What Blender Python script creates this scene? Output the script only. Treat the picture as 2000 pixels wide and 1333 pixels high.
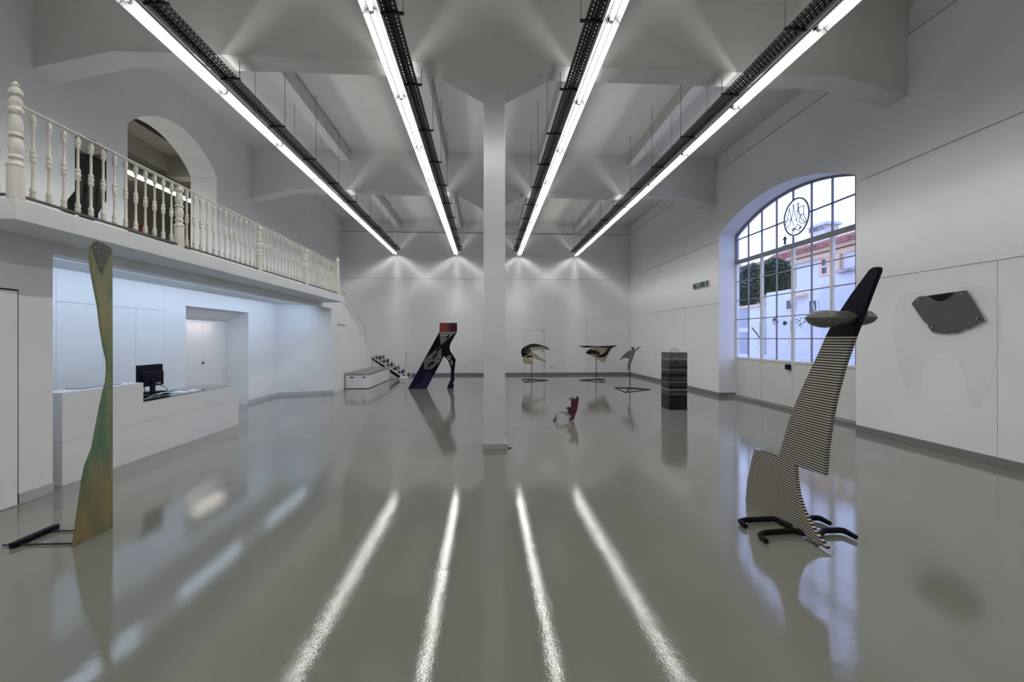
import bpy, math, random
from mathutils import Vector
from mathutils.geometry import tessellate_polygon
random.seed(7)
for o in list(bpy.data.objects): bpy.data.objects.remove(o)
SC = bpy.context.scene
COL = SC.collection
# ------------------------------------------------------------------ camera, sky, lights, exposure
F = 889.0; HZ = 662.0; A = math.radians(3.283); EYE = 1.75
cam = bpy.data.cameras.new('camera'); co = bpy.data.objects.new('camera', cam); COL.objects.link(co)
cam.sensor_width = 36; cam.lens = F * 36 / 2000; cam.shift_y = -(666.5 - HZ) / 2000
cam.clip_start = .05; cam.clip_end = 400
co.location = (0, 0, EYE); co.rotation_euler = (math.pi / 2, 0, -A)
SC.camera = co
SC.view_settings.view_transform = 'Standard'; SC.view_settings.look = 'None'
SC.view_settings.exposure = 0.0; SC.view_settings.gamma = 1.0; SC.view_settings.use_curve_mapping = False
W = bpy.data.worlds.new('sky'); SC.world = W; W.use_nodes = True
W.node_tree.nodes['Background'].inputs[0].default_value = (.50, .60, 1.0, 1)
W.node_tree.nodes['Background'].inputs[1].default_value = 2.65

LAMP_X = (-4.20, -1.385, 1.565, 4.27); LAMP_Z = 5.70
LAMP_Y0, LAMP_Y1 = -7.5, 21.5
TUBE = 57.0; UP = .62

def light_ramp(nt, stops, up=False):
    """photometric curve: strength against the angle across the lamp's long axis"""
    g = nt.nodes.new('ShaderNodeNewGeometry'); s = nt.nodes.new('ShaderNodeSeparateXYZ')
    nt.links.new(g.outputs['Incoming'], s.inputs[0])
    ab = nt.nodes.new('ShaderNodeMath'); ab.operation = 'ABSOLUTE'; nt.links.new(s.outputs['X'], ab.inputs[0])
    ng = nt.nodes.new('ShaderNodeMath'); ng.operation = 'MULTIPLY'; ng.inputs[1].default_value = 1 if up else -1
    nt.links.new(s.outputs['Z'], ng.inputs[0])
    at = nt.nodes.new('ShaderNodeMath'); at.operation = 'ARCTAN2'
    nt.links.new(ab.outputs[0], at.inputs[0]); nt.links.new(ng.outputs[0], at.inputs[1])
    dv = nt.nodes.new('ShaderNodeMath'); dv.operation = 'DIVIDE'; dv.inputs[1].default_value = math.pi
    nt.links.new(at.outputs[0], dv.inputs[0])
    r = nt.nodes.new('ShaderNodeValToRGB'); r.color_ramp.interpolation = 'B_SPLINE' if False else 'LINEAR'
    e = r.color_ramp.elements
    while len(e) > 1: e.remove(e[-1])
    for i, (d, v) in enumerate(stops):
        if i == 0: e[0].position = d / 180; q = e[0]
        else: q = e.new(d / 180)
        q.color = (v / 2, v / 2, v / 2, 1)
    nt.links.new(dv.outputs[0], r.inputs[0])
    m = nt.nodes.new('ShaderNodeMath'); m.operation = 'MULTIPLY'
    nt.links.new(r.outputs[0], m.inputs[0])
    return m

def tube_material():
    m = bpy.data.materials.new('lit_tube'); m.use_nodes = True; nt = m.node_tree
    for n in list(nt.nodes): nt.nodes.remove(n)
    out = nt.nodes.new('ShaderNodeOutputMaterial'); em = nt.nodes.new('ShaderNodeEmission')
    em.inputs[0].default_value = (1, .985, .96, 1)
    k = light_ramp(nt, [(0, 1.25), (8, .85), (18, .52), (32, .60), (43, 1.0), (51, 1.6), (56, 1.35), (62, .62), (72, .28), (90, .08), (180, .05)])
    k.inputs[1].default_value = TUBE * 2
    nt.links.new(k.outputs[0], em.inputs[1]); nt.links.new(em.outputs[0], out.inputs[0])
    return m

for i, x in enumerate(LAMP_X):            # uplight that escapes through the top slot of each lamp row
    L = bpy.data.lights.new('uplight', 'AREA'); L.shape = 'RECTANGLE'; L.size = .03; L.size_y = LAMP_Y1 - LAMP_Y0
    L.use_nodes = True; nt = L.node_tree; L.energy = 100
    em = nt.nodes['Emission']; em.inputs[0].default_value = (1, .985, .96, 1)
    k = light_ramp(nt, [(0, .62), (22, .54), (30, .62), (37, 1.75), (43, 1.75), (52, .80), (70, .75), (90, .6), (180, .0)], True)
    k.inputs[1].default_value = UP * 2
    nt.links.new(k.outputs[0], em.inputs[1])
    o = bpy.data.objects.new('uplight', L); COL.objects.link(o)
    o.location = (x, (LAMP_Y0 + LAMP_Y1) / 2, LAMP_Z + .13); o.rotation_euler = (math.pi, 0, 0)
def area(name, loc, rot, sx, sy, energy, color, spread=180):
    L = bpy.data.lights.new(name, 'AREA'); L.shape = 'RECTANGLE'; L.size = sx; L.size_y = sy; L.energy = energy
    L.color = color; L.spread = math.radians(spread)
    o = bpy.data.objects.new(name, L); COL.objects.link(o); o.location = loc; o.rotation_euler = rot
    return o
area('niche_led_strip', (-5.20, 9.95, 2.755), (0, math.radians(47), 0), .12, 8.6, 58, (.61, .77, 1.0))
for yc_, ln_ in ((12.65, 2.4), (9.3, 2.0), (6.5, 1.8)):
    area('niche_batten', (-5.36, yc_, 2.785), (0, math.radians(15), 0), .05, ln_, 4.2, (.64, .79, 1.0))
area('side_room_batten', (-9.25, 11, 6.0), (0, 0, 0), .08, 9, 280, (1, .97, .92))
area('recess_downlight', (-6.63, 11.3, 2.2), (0, 0, 0), .3, 1.2, 3.2, (1, .90, .82))

# ------------------------------------------------------------------ pixel -> point of a known plane
FW = Vector((math.sin(A), math.cos(A), 0)); RT = Vector((math.cos(A), -math.sin(A), 0)); CAM = Vector((0, 0, EYE))
def ray(px, py): return FW + RT * ((px - 1000) / F) + Vector((0, 0, 1)) * ((HZ - py) / F)
def onX(px, py, X): d = ray(px, py); return CAM + d * (X / d.x)
def onY(px, py, Y): d = ray(px, py); return CAM + d * (Y / d.y)
def onZ(px, py, Z=0.0): d = ray(px, py); return CAM + d * ((Z - EYE) / d.z)

# ------------------------------------------------------------------ materials
def mat(name, col, rough=.6, metal=0, noise=0, nscale=8, bump=0, bscale=60, col2=None, spec=.5, coat=0, emit=0):
    m = bpy.data.materials.new(name); m.use_nodes = True; nt = m.node_tree; b = nt.nodes['Principled BSDF']
    b.inputs['Base Color'].default_value = (*col, 1); b.inputs['Roughness'].default_value = rough
    b.inputs['Metallic'].default_value = metal; b.inputs['Specular IOR Level'].default_value = spec
    b.inputs['Coat Weight'].default_value = coat
    if emit: b.inputs['Emission Color'].default_value = (*col, 1); b.inputs['Emission Strength'].default_value = emit
    tc = nt.nodes.new('ShaderNodeTexCoord')
    if noise or col2:
        n = nt.nodes.new('ShaderNodeTexNoise'); n.inputs['Scale'].default_value = nscale; n.inputs['Detail'].default_value = 5
        nt.links.new(tc.outputs['Object'], n.inputs['Vector'])
        r = nt.nodes.new('ShaderNodeValToRGB'); r.color_ramp.elements[0].position = .35; r.color_ramp.elements[1].position = .65
        c2 = col2 or tuple(max(0, c * (1 - noise)) for c in col)
        r.color_ramp.elements[0].color = (*c2, 1); r.color_ramp.elements[1].color = (*col, 1)
        nt.links.new(n.outputs[0], r.inputs[0]); nt.links.new(r.outputs[0], b.inputs['Base Color'])
    if bump:
        n = nt.nodes.new('ShaderNodeTexNoise'); n.inputs['Scale'].default_value = bscale; n.inputs['Detail'].default_value = 4
        nt.links.new(tc.outputs['Object'], n.inputs['Vector'])
        bp = nt.nodes.new('ShaderNodeBump'); bp.inputs['Strength'].default_value = bump; bp.inputs['Distance'].default_value = .01
        nt.links.new(n.outputs[0], bp.inputs['Height']); nt.links.new(bp.outputs[0], b.inputs['Normal'])
    return m
M = {}
M['plaster'] = mat('white_plaster', (.735, .742, .755), .75, noise=.04, nscale=2, bump=.12, bscale=40, spec=.2)
M['panel'] = mat('white_board', (.745, .752, .768), .7, noise=.03, nscale=1.5, bump=.04, bscale=90, spec=.2)
M['ceil'] = mat('ceiling_paint', (.66, .655, .635), .85, noise=.04, nscale=1.5, bump=.06, bscale=30, spec=.15)
M['lacquer'] = mat('white_lacquer', (.72, .72, .735), .45, noise=.02, nscale=2)
M['skirt'] = mat('grey_skirting', (.19, .19, .19), .4, noise=.1, nscale=5)
M['skirt_l'] = mat('pale_skirting', (.45, .45, .47), .4, noise=.1, nscale=5)
M['rail'] = mat('cream_iron_paint', (.68, .66, .585), .35, noise=.10, nscale=30, bump=.2, bscale=120)
M['stair_rail'] = mat('white_stair_paint', (.80, .79, .75), .4, noise=.05, nscale=20)
M['dark_rail'] = mat('brown_edge', (.10, .09, .08), .5, noise=.3, nscale=20)
M['tray'] = mat('dark_steel_tray', (.030, .032, .034), .5, metal=.3, noise=.3, nscale=30)
M['rod'] = mat('threaded_rod', (.35, .35, .35), .35, metal=.8, noise=.2, nscale=60)
M['reflector'] = mat('lamp_reflector', (.86, .86, .86), .4, noise=.12, nscale=150, bump=.3, bscale=200)
M['housing'] = mat('lamp_housing', (.52, .50, .47), .4, noise=.05)
M['white_pl'] = mat('white_plastic', (.8, .8, .8), .4, noise=.02)
M['black'] = mat('black_paint', (.006, .006, .014), .45, spec=.12, noise=.2, nscale=20)
M['gloss_black'] = mat('gloss_black', (.004, .004, .005), .15, spec=.3, noise=.2, nscale=6)
M['rubber'] = mat('black_rubber', (.006, .006, .006), .5, spec=.12, noise=.2, nscale=40, bump=.1, bscale=200)
M['steel'] = mat('bare_steel', (.45, .45, .44), .3, metal=.9, noise=.2, nscale=30)
M['cushion'] = mat('grey_cushion', (.28, .275, .27), .7, noise=.1, nscale=60, bump=.2, bscale=300)
M['win'] = mat('backlit_frame_grey', (.20, .20, .22), .45, noise=.06, nscale=6)  # dark grey puts the backlit shade of white frames into the colour
M['wing'] = mat('inner_gate_paint', (.62, .62, .60), .5, noise=.05, nscale=3)
M['tan'] = mat('bare_plywood', (.42, .34, .22), .5, noise=.25, nscale=14)
M['grey_ply'] = mat('grey_stained_plywood', (.06, .06, .065), .5, col2=(.18, .17, .16), nscale=30)
M['red'] = mat('crimson_lacquer', (.085, .012, .030), .4, noise=.25, nscale=8)
M['paleblue'] = mat('pale_blue_tube', (.33, .37, .40), .3, noise=.05)
M['artgrey'] = mat('dark_grey_acrylic', (.085, .082, .092), .35, noise=.1, nscale=5)
M['sign_green'] = mat('green_sign', (.012, .07, .05), .3, noise=.1)
M['sign_red'] = mat('red_sign', (.5, .02, .02), .4, noise=.1)
M['sign_yellow'] = mat('yellow_print', (.7, .5, .1), .4, noise=.1)
M['paper'] = mat('white_paper', (.75, .75, .75), .7, noise=.05, nscale=40)
M['teal'] = mat('teal_cover', (.15, .45, .47), .5, noise=.1)
M['lav'] = mat('grey_plastic_tray', (.30, .31, .36), .3, noise=.1)
M['house_white'] = mat('lime_washed_wall', (.66, .66, .66), .8, noise=.05, nscale=1, bump=.1, bscale=8)
M['orange_trim'] = mat('ochre_trim', (.74, .52, .35), .8, noise=.12, nscale=2)
M['stone'] = mat('old_stone_wall', (.48, .42, .40), .9, noise=.5, nscale=2.5)
M['tile'] = mat('terracotta_tile', (.42, .19, .14), .85, noise=.45, nscale=3)
M['bark'] = mat('bark', (.08, .06, .045), .9, noise=.4, nscale=10)
M['leaf'] = mat('leaf_green', (.045, .085, .035), .6, noise=.5, nscale=1.5)
M['pave'] = mat('pale_paving', (.62, .62, .62), .8, noise=.1, nscale=1.2)
M['glass_dark'] = mat('dark_window_glass', (.05, .06, .08), .1)
M['mez'] = mat('dim_toned_room', (.30, .285, .25), .8, noise=.05, nscale=2)  # the side room's weaker light is put into this darker wall colour
M['print_ink'] = mat('scratched_black_ink', (.012, .012, .012), .4, col2=(.13, .12, .10), nscale=45, bump=.4, bscale=80)
# inked head: curved strokes
m = M['print_ink']

def floor_mat():
    m = mat('polished_floor', (.222, .223, .190), .02, noise=.06, nscale=.6, spec=.72)
    nt = m.node_tree; b = nt.nodes['Principled BSDF']; tc = [n for n in nt.nodes if n.type == 'TEX_COORD'][0]
    n1 = nt.nodes.new('ShaderNodeTexNoise'); n1.inputs['Scale'].default_value = 90; n1.inputs['Detail'].default_value = 3
    n2 = nt.nodes.new('ShaderNodeTexNoise'); n2.inputs['Scale'].default_value = 9; n2.inputs['Detail'].default_value = 3
    nt.links.new(tc.outputs['Object'], n1.inputs[0]); nt.links.new(tc.outputs['Object'], n2.inputs[0])
    b1 = nt.nodes.new('ShaderNodeBump'); b1.inputs['Strength'].default_value = .38; b1.inputs['Distance'].default_value = .0006
    b2 = nt.nodes.new('ShaderNodeBump'); b2.inputs['Strength'].default_value = .25; b2.inputs['Distance'].default_value = .0022
    nt.links.new(n1.outputs[0], b1.inputs['Height']); nt.links.new(n2.outputs[0], b2.inputs['Height'])
    nt.links.new(b2.outputs[0], b1.inputs['Normal']); nt.links.new(b1.outputs[0], b.inputs['Normal'])
    return m
M['floor'] = floor_mat()

def glass_mat(name, tint=(1, 1, 1), k=1.0):
    m = bpy.data.materials.new(name); m.use_nodes = True; nt = m.node_tree
    for n in list(nt.nodes): nt.nodes.remove(n)
    out = nt.nodes.new('ShaderNodeOutputMaterial'); mx = nt.nodes.new('ShaderNodeMixShader')
    t = nt.nodes.new('ShaderNodeBsdfTransparent'); t.inputs[0].default_value = (*tint, 1)
    g = nt.nodes.new('ShaderNodeBsdfGlossy'); g.inputs['Roughness'].default_value = .03
    f = nt.nodes.new('ShaderNodeFresnel'); f.inputs[0].default_value = 1.45
    q = nt.nodes.new('ShaderNodeMath'); q.operation = 'MULTIPLY'; q.inputs[1].default_value = k
    nt.links.new(f.outputs[0], q.inputs[0])
    ge = nt.nodes.new('ShaderNodeNewGeometry'); fr = nt.nodes.new('ShaderNodeMath'); fr.operation = 'SUBTRACT'; fr.inputs[0].default_value = 1   # reflect on the outer faces only
    nt.links.new(ge.outputs['Backfacing'], fr.inputs[1])
    q2 = nt.nodes.new('ShaderNodeMath'); q2.operation = 'MULTIPLY'; nt.links.new(q.outputs[0], q2.inputs[0]); nt.links.new(fr.outputs[0], q2.inputs[1])
    nt.links.new(q2.outputs[0], mx.inputs[0])
    nt.links.new(t.outputs[0], mx.inputs[1]); nt.links.new(g.outputs[0], mx.inputs[2]); nt.links.new(mx.outputs[0], out.inputs[0])
    return m
M['glass'] = glass_mat('window_glass', (.97, .98, 1))
M['acrylic'] = glass_mat('clear_acrylic', (.985, .985, .985), .25)
M['desk_glass'] = glass_mat('desk_glass', (.80, .88, .86))
M['tube'] = tube_material()

def ramp_mat(name, axis, stops, rough=.4, bands=None, extra=None):
    """flat print: colour by object coordinate along an axis, metres"""
    m = bpy.data.materials.new(name); m.use_nodes = True; nt = m.node_tree; b = nt.nodes['Principled BSDF']
    b.inputs['Roughness'].default_value = rough
    tc = nt.nodes.new('ShaderNodeTexCoord'); s = nt.nodes.new('ShaderNodeSeparateXYZ'); nt.links.new(tc.outputs['Object'], s.inputs[0])
    mr = nt.nodes.new('ShaderNodeMapRange'); mr.inputs[1].default_value = stops[0][0]; mr.inputs[2].default_value = stops[-1][0]
    nt.links.new(s.outputs[axis], mr.inputs[0])
    r = nt.nodes.new('ShaderNodeValToRGB'); e = r.color_ramp.elements
    while len(e) > 1: e.remove(e[-1])
    lo, hi = stops[0][0], stops[-1][0]
    for i, (p, c) in enumerate(stops):
        q = e[0] if i == 0 else e.new((p - lo) / (hi - lo))
        if i == 0: q.position = 0
        q.color = (*c, 1)
    nt.links.new(mr.outputs[0], r.inputs[0])
    nt.links.new(r.outputs[0], b.inputs['Base Color']); b.inputs['Specular IOR Level'].default_value = .12
    return m

# ------------------------------------------------------------------ mesh builder
class MB:
    def __init__(s): s.v = []; s.f = []
    def box(s, x0, x1, y0, y1, z0, z1):
        i = len(s.v)
        s.v += [(x, y, z) for z in (z0, z1) for y in (y0, y1) for x in (x0, x1)]
        s.f += [(i, i+2, i+3, i+1), (i+4, i+5, i+7, i+6), (i, i+1, i+5, i+4), (i+2, i+6, i+7, i+3), (i, i+4, i+6, i+2), (i+1, i+3, i+7, i+5)]
        return s
    def prism(s, pts, vec, holes=()):
        """closed outline (3D points in one plane) swept by vec, holes allowed"""
        loops = [[Vector(p) for p in pts]] + [[Vector(p) for p in h] for h in holes]
        flat = [p for l in loops for p in l]; i = len(s.v); n = len(flat); vec = Vector(vec)
        s.v += [tuple(p) for p in flat] + [tuple(p + vec) for p in flat]
        if holes: tris = tessellate_polygon(loops)
        else: tris = [tuple(range(len(pts)))]
        for t in tris:
            s.f.append(tuple(i + k for k in t)); s.f.append(tuple(i + n + k for k in reversed(t)))
        k = 0
        for l in loops:
            m_ = len(l)
            for j in range(m_):
                a, b = k + j, k + (j + 1) % m_
                s.f.append((i+a, i+b, i+n+b, i+n+a))
            k += m_
        return s
    def tube(s, pts, r, n=8, closed=False):
        pts = [Vector(p) for p in pts]; m_ = len(pts); i = len(s.v)
        rs = r if isinstance(r, (list, tuple)) else [r] * m_
        up = None
        for k, p in enumerate(pts):
            a = pts[(k - 1) % m_] if (closed or k > 0) else p
            b = pts[(k + 1) % m_] if (closed or k < m_ - 1) else p
            d = (b - a).normalized()
            if up is None:
                up = Vector((0, 0, 1)) if abs(d.z) < .9 else Vector((0, 1, 0))
            e1 = up - d * up.dot(d)
            if e1.length < 1e-4: e1 = d.orthogonal()
            e1.normalize(); e2 = d.cross(e1); up = e1
            for j in range(n):
                t = 2 * math.pi * (j + .5) / n
                s.v.append(tuple(p + (e1 * math.cos(t) + e2 * math.sin(t)) * rs[k]))
        for k in range(m_ if closed else m_ - 1):
            k2 = (k + 1) % m_
            for j in range(n):
                j2 = (j + 1) % n
                s.f.append((i + k*n + j, i + k*n + j2, i + k2*n + j2, i + k2*n + j))
        if not closed:
            s.f.append(tuple(i + j for j in reversed(range(n)))); s.f.append(tuple(i + (m_-1)*n + j for j in range(n)))
        return s
    def lathe(s, prof, n=14, c=(0, 0, 0)):
        i = len(s.v)
        for r, z in prof:
            for j in range(n):
                t = 2 * math.pi * (j + .5) / n
                s.v.append((c[0] + r * math.cos(t), c[1] + r * math.sin(t), c[2] + z))
        for k in range(len(prof) - 1):
            for j in range(n):
                j2 = (j + 1) % n
                s.f.append((i + k*n + j, i + k*n + j2, i + (k+1)*n + j2, i + (k+1)*n + j))
        s.f.append(tuple(i + j for j in reversed(range(n)))); s.f.append(tuple(i + (len(prof)-1)*n + j for j in range(n)))
        return s
    def blob(s, c, rx, ry, rz, nu=12, nv=8):
        i = len(s.v)
        for a in range(1, nv):
            ph = math.pi * a / nv
            for b in range(nu):
                t = 2 * math.pi * b / nu
                s.v.append((c[0] + rx*math.sin(ph)*math.cos(t), c[1] + ry*math.sin(ph)*math.sin(t), c[2] + rz*math.cos(ph)))
        for a in range(nv - 2):
            for b in range(nu):
                b2 = (b + 1) % nu
                s.f.append((i + a*nu + b, i + (a+1)*nu + b, i + (a+1)*nu + b2, i + a*nu + b2))
        s.f.append(tuple(i + b for b in range(nu))); s.f.append(tuple(i + (nv-2)*nu + b for b in reversed(range(nu))))
        return s
    def build(s, name, m, parent=None, smooth=False, bevel=0, local=False, kind=None, label=None):
        me = bpy.data.meshes.new(name)
        off = Vector((0, 0, 0))
        if parent is not None and not local:
            p = parent
            while p is not None: off = off + p.location; p = p.parent
        me.from_pydata([tuple(Vector(v) - off) for v in s.v], [], s.f); me.update()
        me.materials.append(m)
        import bmesh
        bm = bmesh.new(); bm.from_mesh(me); bmesh.ops.recalc_face_normals(bm, faces=bm.faces)
        bm.to_mesh(me); bm.free()
        if smooth:
            for p in me.polygons: p.use_smooth = True
            me.set_sharp_from_angle(angle=math.radians(40))
        o = bpy.data.objects.new(name, me); COL.objects.link(o); o.parent = parent
        if bevel:
            b = o.modifiers.new('bevel', 'BEVEL'); b.width = bevel; b.segments = 2; b.limit_method = 'ANGLE'
        if kind: o['kind'] = kind
        if label: o['label'] = label
        return o
def tag(o, label, cat, group=None, kind=None):
    o['label'] = label; o['category'] = cat
    if group: o['group'] = group
    if kind: o['kind'] = kind
    return o
def empty(name, loc, label=None, cat=None, group=None, kind=None):
    o = bpy.data.objects.new(name, None); COL.objects.link(o); o.location = loc; o.empty_display_size = .1
    if label: o['label'] = label; o['category'] = cat
    if group: o['group'] = group
    if kind: o['kind'] = kind
    return o
def dup(o, parent, loc):
    c = o.copy(); COL.objects.link(c); c.parent = parent; c.location = loc
    for ch in list(o.children):
        g = ch.copy(); COL.objects.link(g); g.parent = c
    return c
def struct(o): o['kind'] = 'structure'; return o
def inplane(X, pts): return [(X, y, z) for y, z in pts]

# ------------------------------------------------------------------ room shell
XR, XL, XLL, YB, YF = 7.02, -4.92, -6.75, 21.8, -9.0
ZC = 7.27
struct(MB().box(-8.2, 7.62, YF, YB + .3, -.2, 0).build('floor', M['floor']))
ceil = struct(MB().box(-7.4, 7.7, YF, YB + .3, ZC, ZC + .2).build('ceiling', M['ceil']))
for x in LAMP_X:
    MB().box(x - .02, x + .22, 7.62, 13.53, 6.94, ZC).box(x - .02, x + .22, 13.99, YB, 6.94, ZC)\
        .build('ceiling_rib', M['ceil'], ceil)
# arch helpers
WY0, WY1, WS, WR = 8.26, 13.36, 4.86, 5.72
WC = (WY0 + WY1) / 2
def wz(y): return WS + math.sqrt(WR*WR - (y - WC)**2) - (WR - .60)
arc = [(WY0 + (WY1 - WY0) * k / 40, 0) for k in range(41)]; arc = [(y, wz(y)) for y, _ in arc]
pts = [(YF, 0), (WY0, 0)] + arc + [(WY1, 0), (YB, 0), (YB, ZC), (YF, ZC)]
wr = struct(MB().prism(inplane(7.04, pts), (.62, 0, 0)).build('wall_right', M['plaster']))
wr2 = MB()
LY0, LY1, LS = 8.99, 11.84, 5.81; LR = 1.94; LC = (LY0 + LY1) / 2
larc = [(y, LS + math.sqrt(max(0, LR*LR - (y - LC)**2)) - (LR - .63)) for y in [LY0 + (LY1 - LY0) * k / 30 for k in range(31)]]
larc[0] = (LY0, LS); larc[-1] = (LY1, LS)
pts = [(YF, 3.04), (LY0, 3.04)] + larc + [(LY1, 3.04), (16.06, 3.04), (16.06, 0), (YB, 0), (YB, ZC), (YF, ZC)]
struct(MB().prism(inplane(XLL, pts), (-.63, 0, 0)).build('wall_left', M['plaster']))
wb = struct(MB().box(-7.38, 7.66, YB + .02, YB + .3, 0, ZC).build('wall_back', M['plaster']))
struct(MB().box(-8.2, 7.66, YF - .2, YF, 0, ZC).build('wall_front', M['plaster']))
# boards on the back wall, joints recessed
g = .007
bx = [XLL] + [onY(p, 662, YB).x for p in (719, 806.5, 894, 978, 1063.6, 1146)] + [XR]
for a, b in zip(bx[:-1], bx[1:]):
    MB().box(a + .012, b - .012, YB, YB + .02, .115, 2.75 - .01).build('board', M['panel'], wb)
MB().box(XLL, XR, YB, YB + .02, 2.75 + g, 4.60).build('board', M['panel'], wb)
MB().box(XLL, XR, YB, YB + .02, 4.62, 6.745).build('board', M['panel'], wb)
MB().box(XLL, XR, YB - .012, YB + .02, 4.60, 4.62).build('painted_shadow_line', M['skirt_l'], wb)  # grey strip drawn for the shadow line at the board joint
MB().box(XLL, XR, YB - .03, YB + .02, 6.745, 6.775).build('ledge', M['panel'], wb)
MB().box(XLL, XR, YB - .022, YB + .02, 6.775, 6.80).build('painted_shadow_line', M['skirt'], wb)  # dark strip colours in the shadow step at the top of the boards
# boards on the right wall
yb = [YF, onX(1948, 700, XR).y, WY0]
for a, b in zip(yb[:-1], yb[1:]):
    MB().box(XR, XR + .02, a + g*.6, b - (g*.6 if b < WY0 else 0), .12, 2.83 - g).build('board', M['panel'], wr)
ys = onX(1693, 500, XR).y
MB().box(XR, XR + .02, YF, WY0, 2.83 + g, 4.715).build('board', M['panel'], wr)
MB().box(XR - .018, XR + .02, YF, ys, 4.715, 4.727).build('painted_shadow_line', M['skirt_l'], wr)  # grey strips on this wall colour in the shadow lines of the board edges
MB().box(XR - .018, XR + .02, YF, YB, 6.80, 6.815).build('painted_shadow_line', M['skirt_l'], wr)
yb = [WY1, onX(1337.6, 700, XR).y, 18.5, YB]
for a, b in zip(yb[:-1], yb[1:]):
    MB().box(XR, XR + .02, a + (g*.6 if a > WY1 else 0), b - g*.6, .12, 2.83 - g).build('board', M['panel'], wr)
pts = [(WY1, 2.83 + g), (YB, 2.83 + g), (YB, 4.71), (WY1, 4.71)]
MB().prism(inplane(XR, pts), (.02, 0, 0)).build('board', M['panel'], wr)
MB().box(XR - .018, XR + .02, onX(1400, 475, XR).y, YB, 4.71, 4.722).build('painted_shadow_line', M['skirt_l'], wr)
pts = [(YF, 4.727)] + [(WY0, 4.727)] + arc[0:1] + arc[1:-1] + arc[-1:] + [(WY1, 4.722), (YB, 4.722), (YB, 6.80), (YF, 6.80)]
MB().prism(inplane(XR, pts), (.02, 0, 0)).build('board', M['panel'], wr)
struct(MB().box(XR - .012, XR + .02, 5.0, WY0 + .0, 0, .12).box(XR - .012, XR + .02, YF, 5.0, 0, .12).build('baseboard_right', M['skirt'], bevel=.004))
struct(MB().box(XR - .012, XR + .02, WY1 - .012, YB, 0, .12).box(XR - .0, 7.56, WY1 - .012, WY1, 0, .12).build('baseboard_window', M['skirt'], bevel=.004))
struct(MB().box(-3.5, XR, YB - .012, YB + .02, 0, .115).build('baseboard_back', M['skirt'], bevel=.004))
# cross beams with haunches
def beam(y0, y1, zs=6.095):
    p = [(-6.75, ZC), (-6.75, 5.80), (-5.62, zs), (-.80, zs), (-.035, 5.68), (.305, 5.68), (1.06, zs), (5.85, zs), (7.03, 5.80), (7.03, ZC)]
    return struct(MB().prism([(x, y0, z) for x, z in p], (0, y1 - y0, 0)).build('ceiling_beam', M['ceil']))
for y0, y1 in ((-5.46, -5.04), (.87, 1.29), (7.2, 7.62), (13.53, 13.99)): beam(y0, y1)
for y0, y1 in ((7.2, 7.62), (13.53, 13.99)):
    cl = struct(MB().box(-.035, .305, y0, y1, 0, 5.68).build('column', M['plaster'], bevel=.012))
    MB().box(-.047, .345, y0 - .02, y1 + .02, 0, .085).build('skirting', M['skirt_l'], cl, bevel=.004)
# left wall under the balcony, with the desk niche cut out
NY1 = 14.86
pts = [(YF, 0), (5.47, 0), (5.47, 2.72), (NY1, 2.72), (NY1, 0), (19.9, 0), (19.9, .98), (18.57, 1.79), (16.3, 2.84), (YF, 2.84)]
wl = struct(MB().prism(inplane(XL, pts), (-.26, 0, 0)).build('wall_balcony', M['plaster']))
slab = [(-4.28, 4.40), (-4.28, 14.0), (XL, 14.0), (XL, 16.0), (XLL, 16.0), (XLL, YF), (XL, YF), (XL, 4.40)]
struct(MB().prism([(x, y, 2.84) for x, y in slab], (0, 0, .20)).build('floor_balcony', M['plaster'], bevel=.01))
# flush door in the near left wall
dy = onX(32, 800, XL).y
d = empty('door_5', (XL, 3.4, 0), kind='structure')
MB().box(XL - .002, XL + .012, 2.6, dy, .01, 2.25).build('leaf', M['panel'], d)
MB().box(XL - .002, XL + .003, 2.6, dy + .018, .01, 2.268).build('shadow_gap', M['black'], d)
struct(MB().box(XL, XL + .016, dy + .018, 5.47, 0, .115).build('baseboard_left', M['skirt_l'], bevel=.004))
# niche
NX = -6.36
D0, D1, DZ = 10.03, 12.57, 2.45
wn = struct(MB().prism(inplane(NX, [(5.2, 0), (D0, 0), (D0, DZ), (D1, DZ), (D1, 0), (14.27, 0), (14.27, 2.80), (5.2, 2.80)]), (-.06, 0, 0)).build('wall_niche', M['lacquer']))
struct(MB().prism([(NX, 14.27, 0), (XL - .005, NY1, 0), (XL - .005, NY1 + .25, 0), (-6.42, NY1 + .25, 0)], (0, 0, 2.84)).build('wall_niche_end', M['plaster']))
struct(MB().box(-6.42, XL - .26, 5.1, 5.2, 0, 2.84).build('wall_niche_near', M['plaster']))
struct(MB().box(-6.42, XL - .26, 5.2, 14.9, 2.80, 2.84).build('ceiling_niche', M['plaster']))
struct(MB().prism([(NX + .012, D1, 0), (NX + .012, 14.26, 0), (XL + .01, NY1 - .01, 0), (XL + .014, 15.05, 0), (XL - .01, 15.05, 0), (XL - .01, NY1, 0), (NX, 14.28, 0), (NX, D1, 0)], (0, 0, .1)).build('baseboard_niche', M['skirt_l']))
# cabinet fronts on the niche wall (fine joints)
ya = [5.2, onX(108, 650, NX).y, onX(200, 700, NX).y, onX(264, 700, NX).y, onX(321, 600, NX).y, D0]
for i, (a, b) in enumerate(zip(ya[:-1], ya[1:])):
    MB().box(NX, NX + .012, a + .003, b - .003, .08, 2.30 if 0 < i < 4 else 2.78).build('panel', M['lacquer'], wn)
MB().box(NX, NX + .012, ya[1] + .003, ya[4] - .003, 2.308, 2.78).build('panel', M['lacquer'], wn)
MB().box(NX, NX + .012, D0, D1, DZ + .0, 2.78).build('panel', M['lacquer'], wn)
MB().box(NX, NX + .012, D1 + .003, 14.24, .1, 2.78).build('panel', M['lacquer'], wn)
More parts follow.
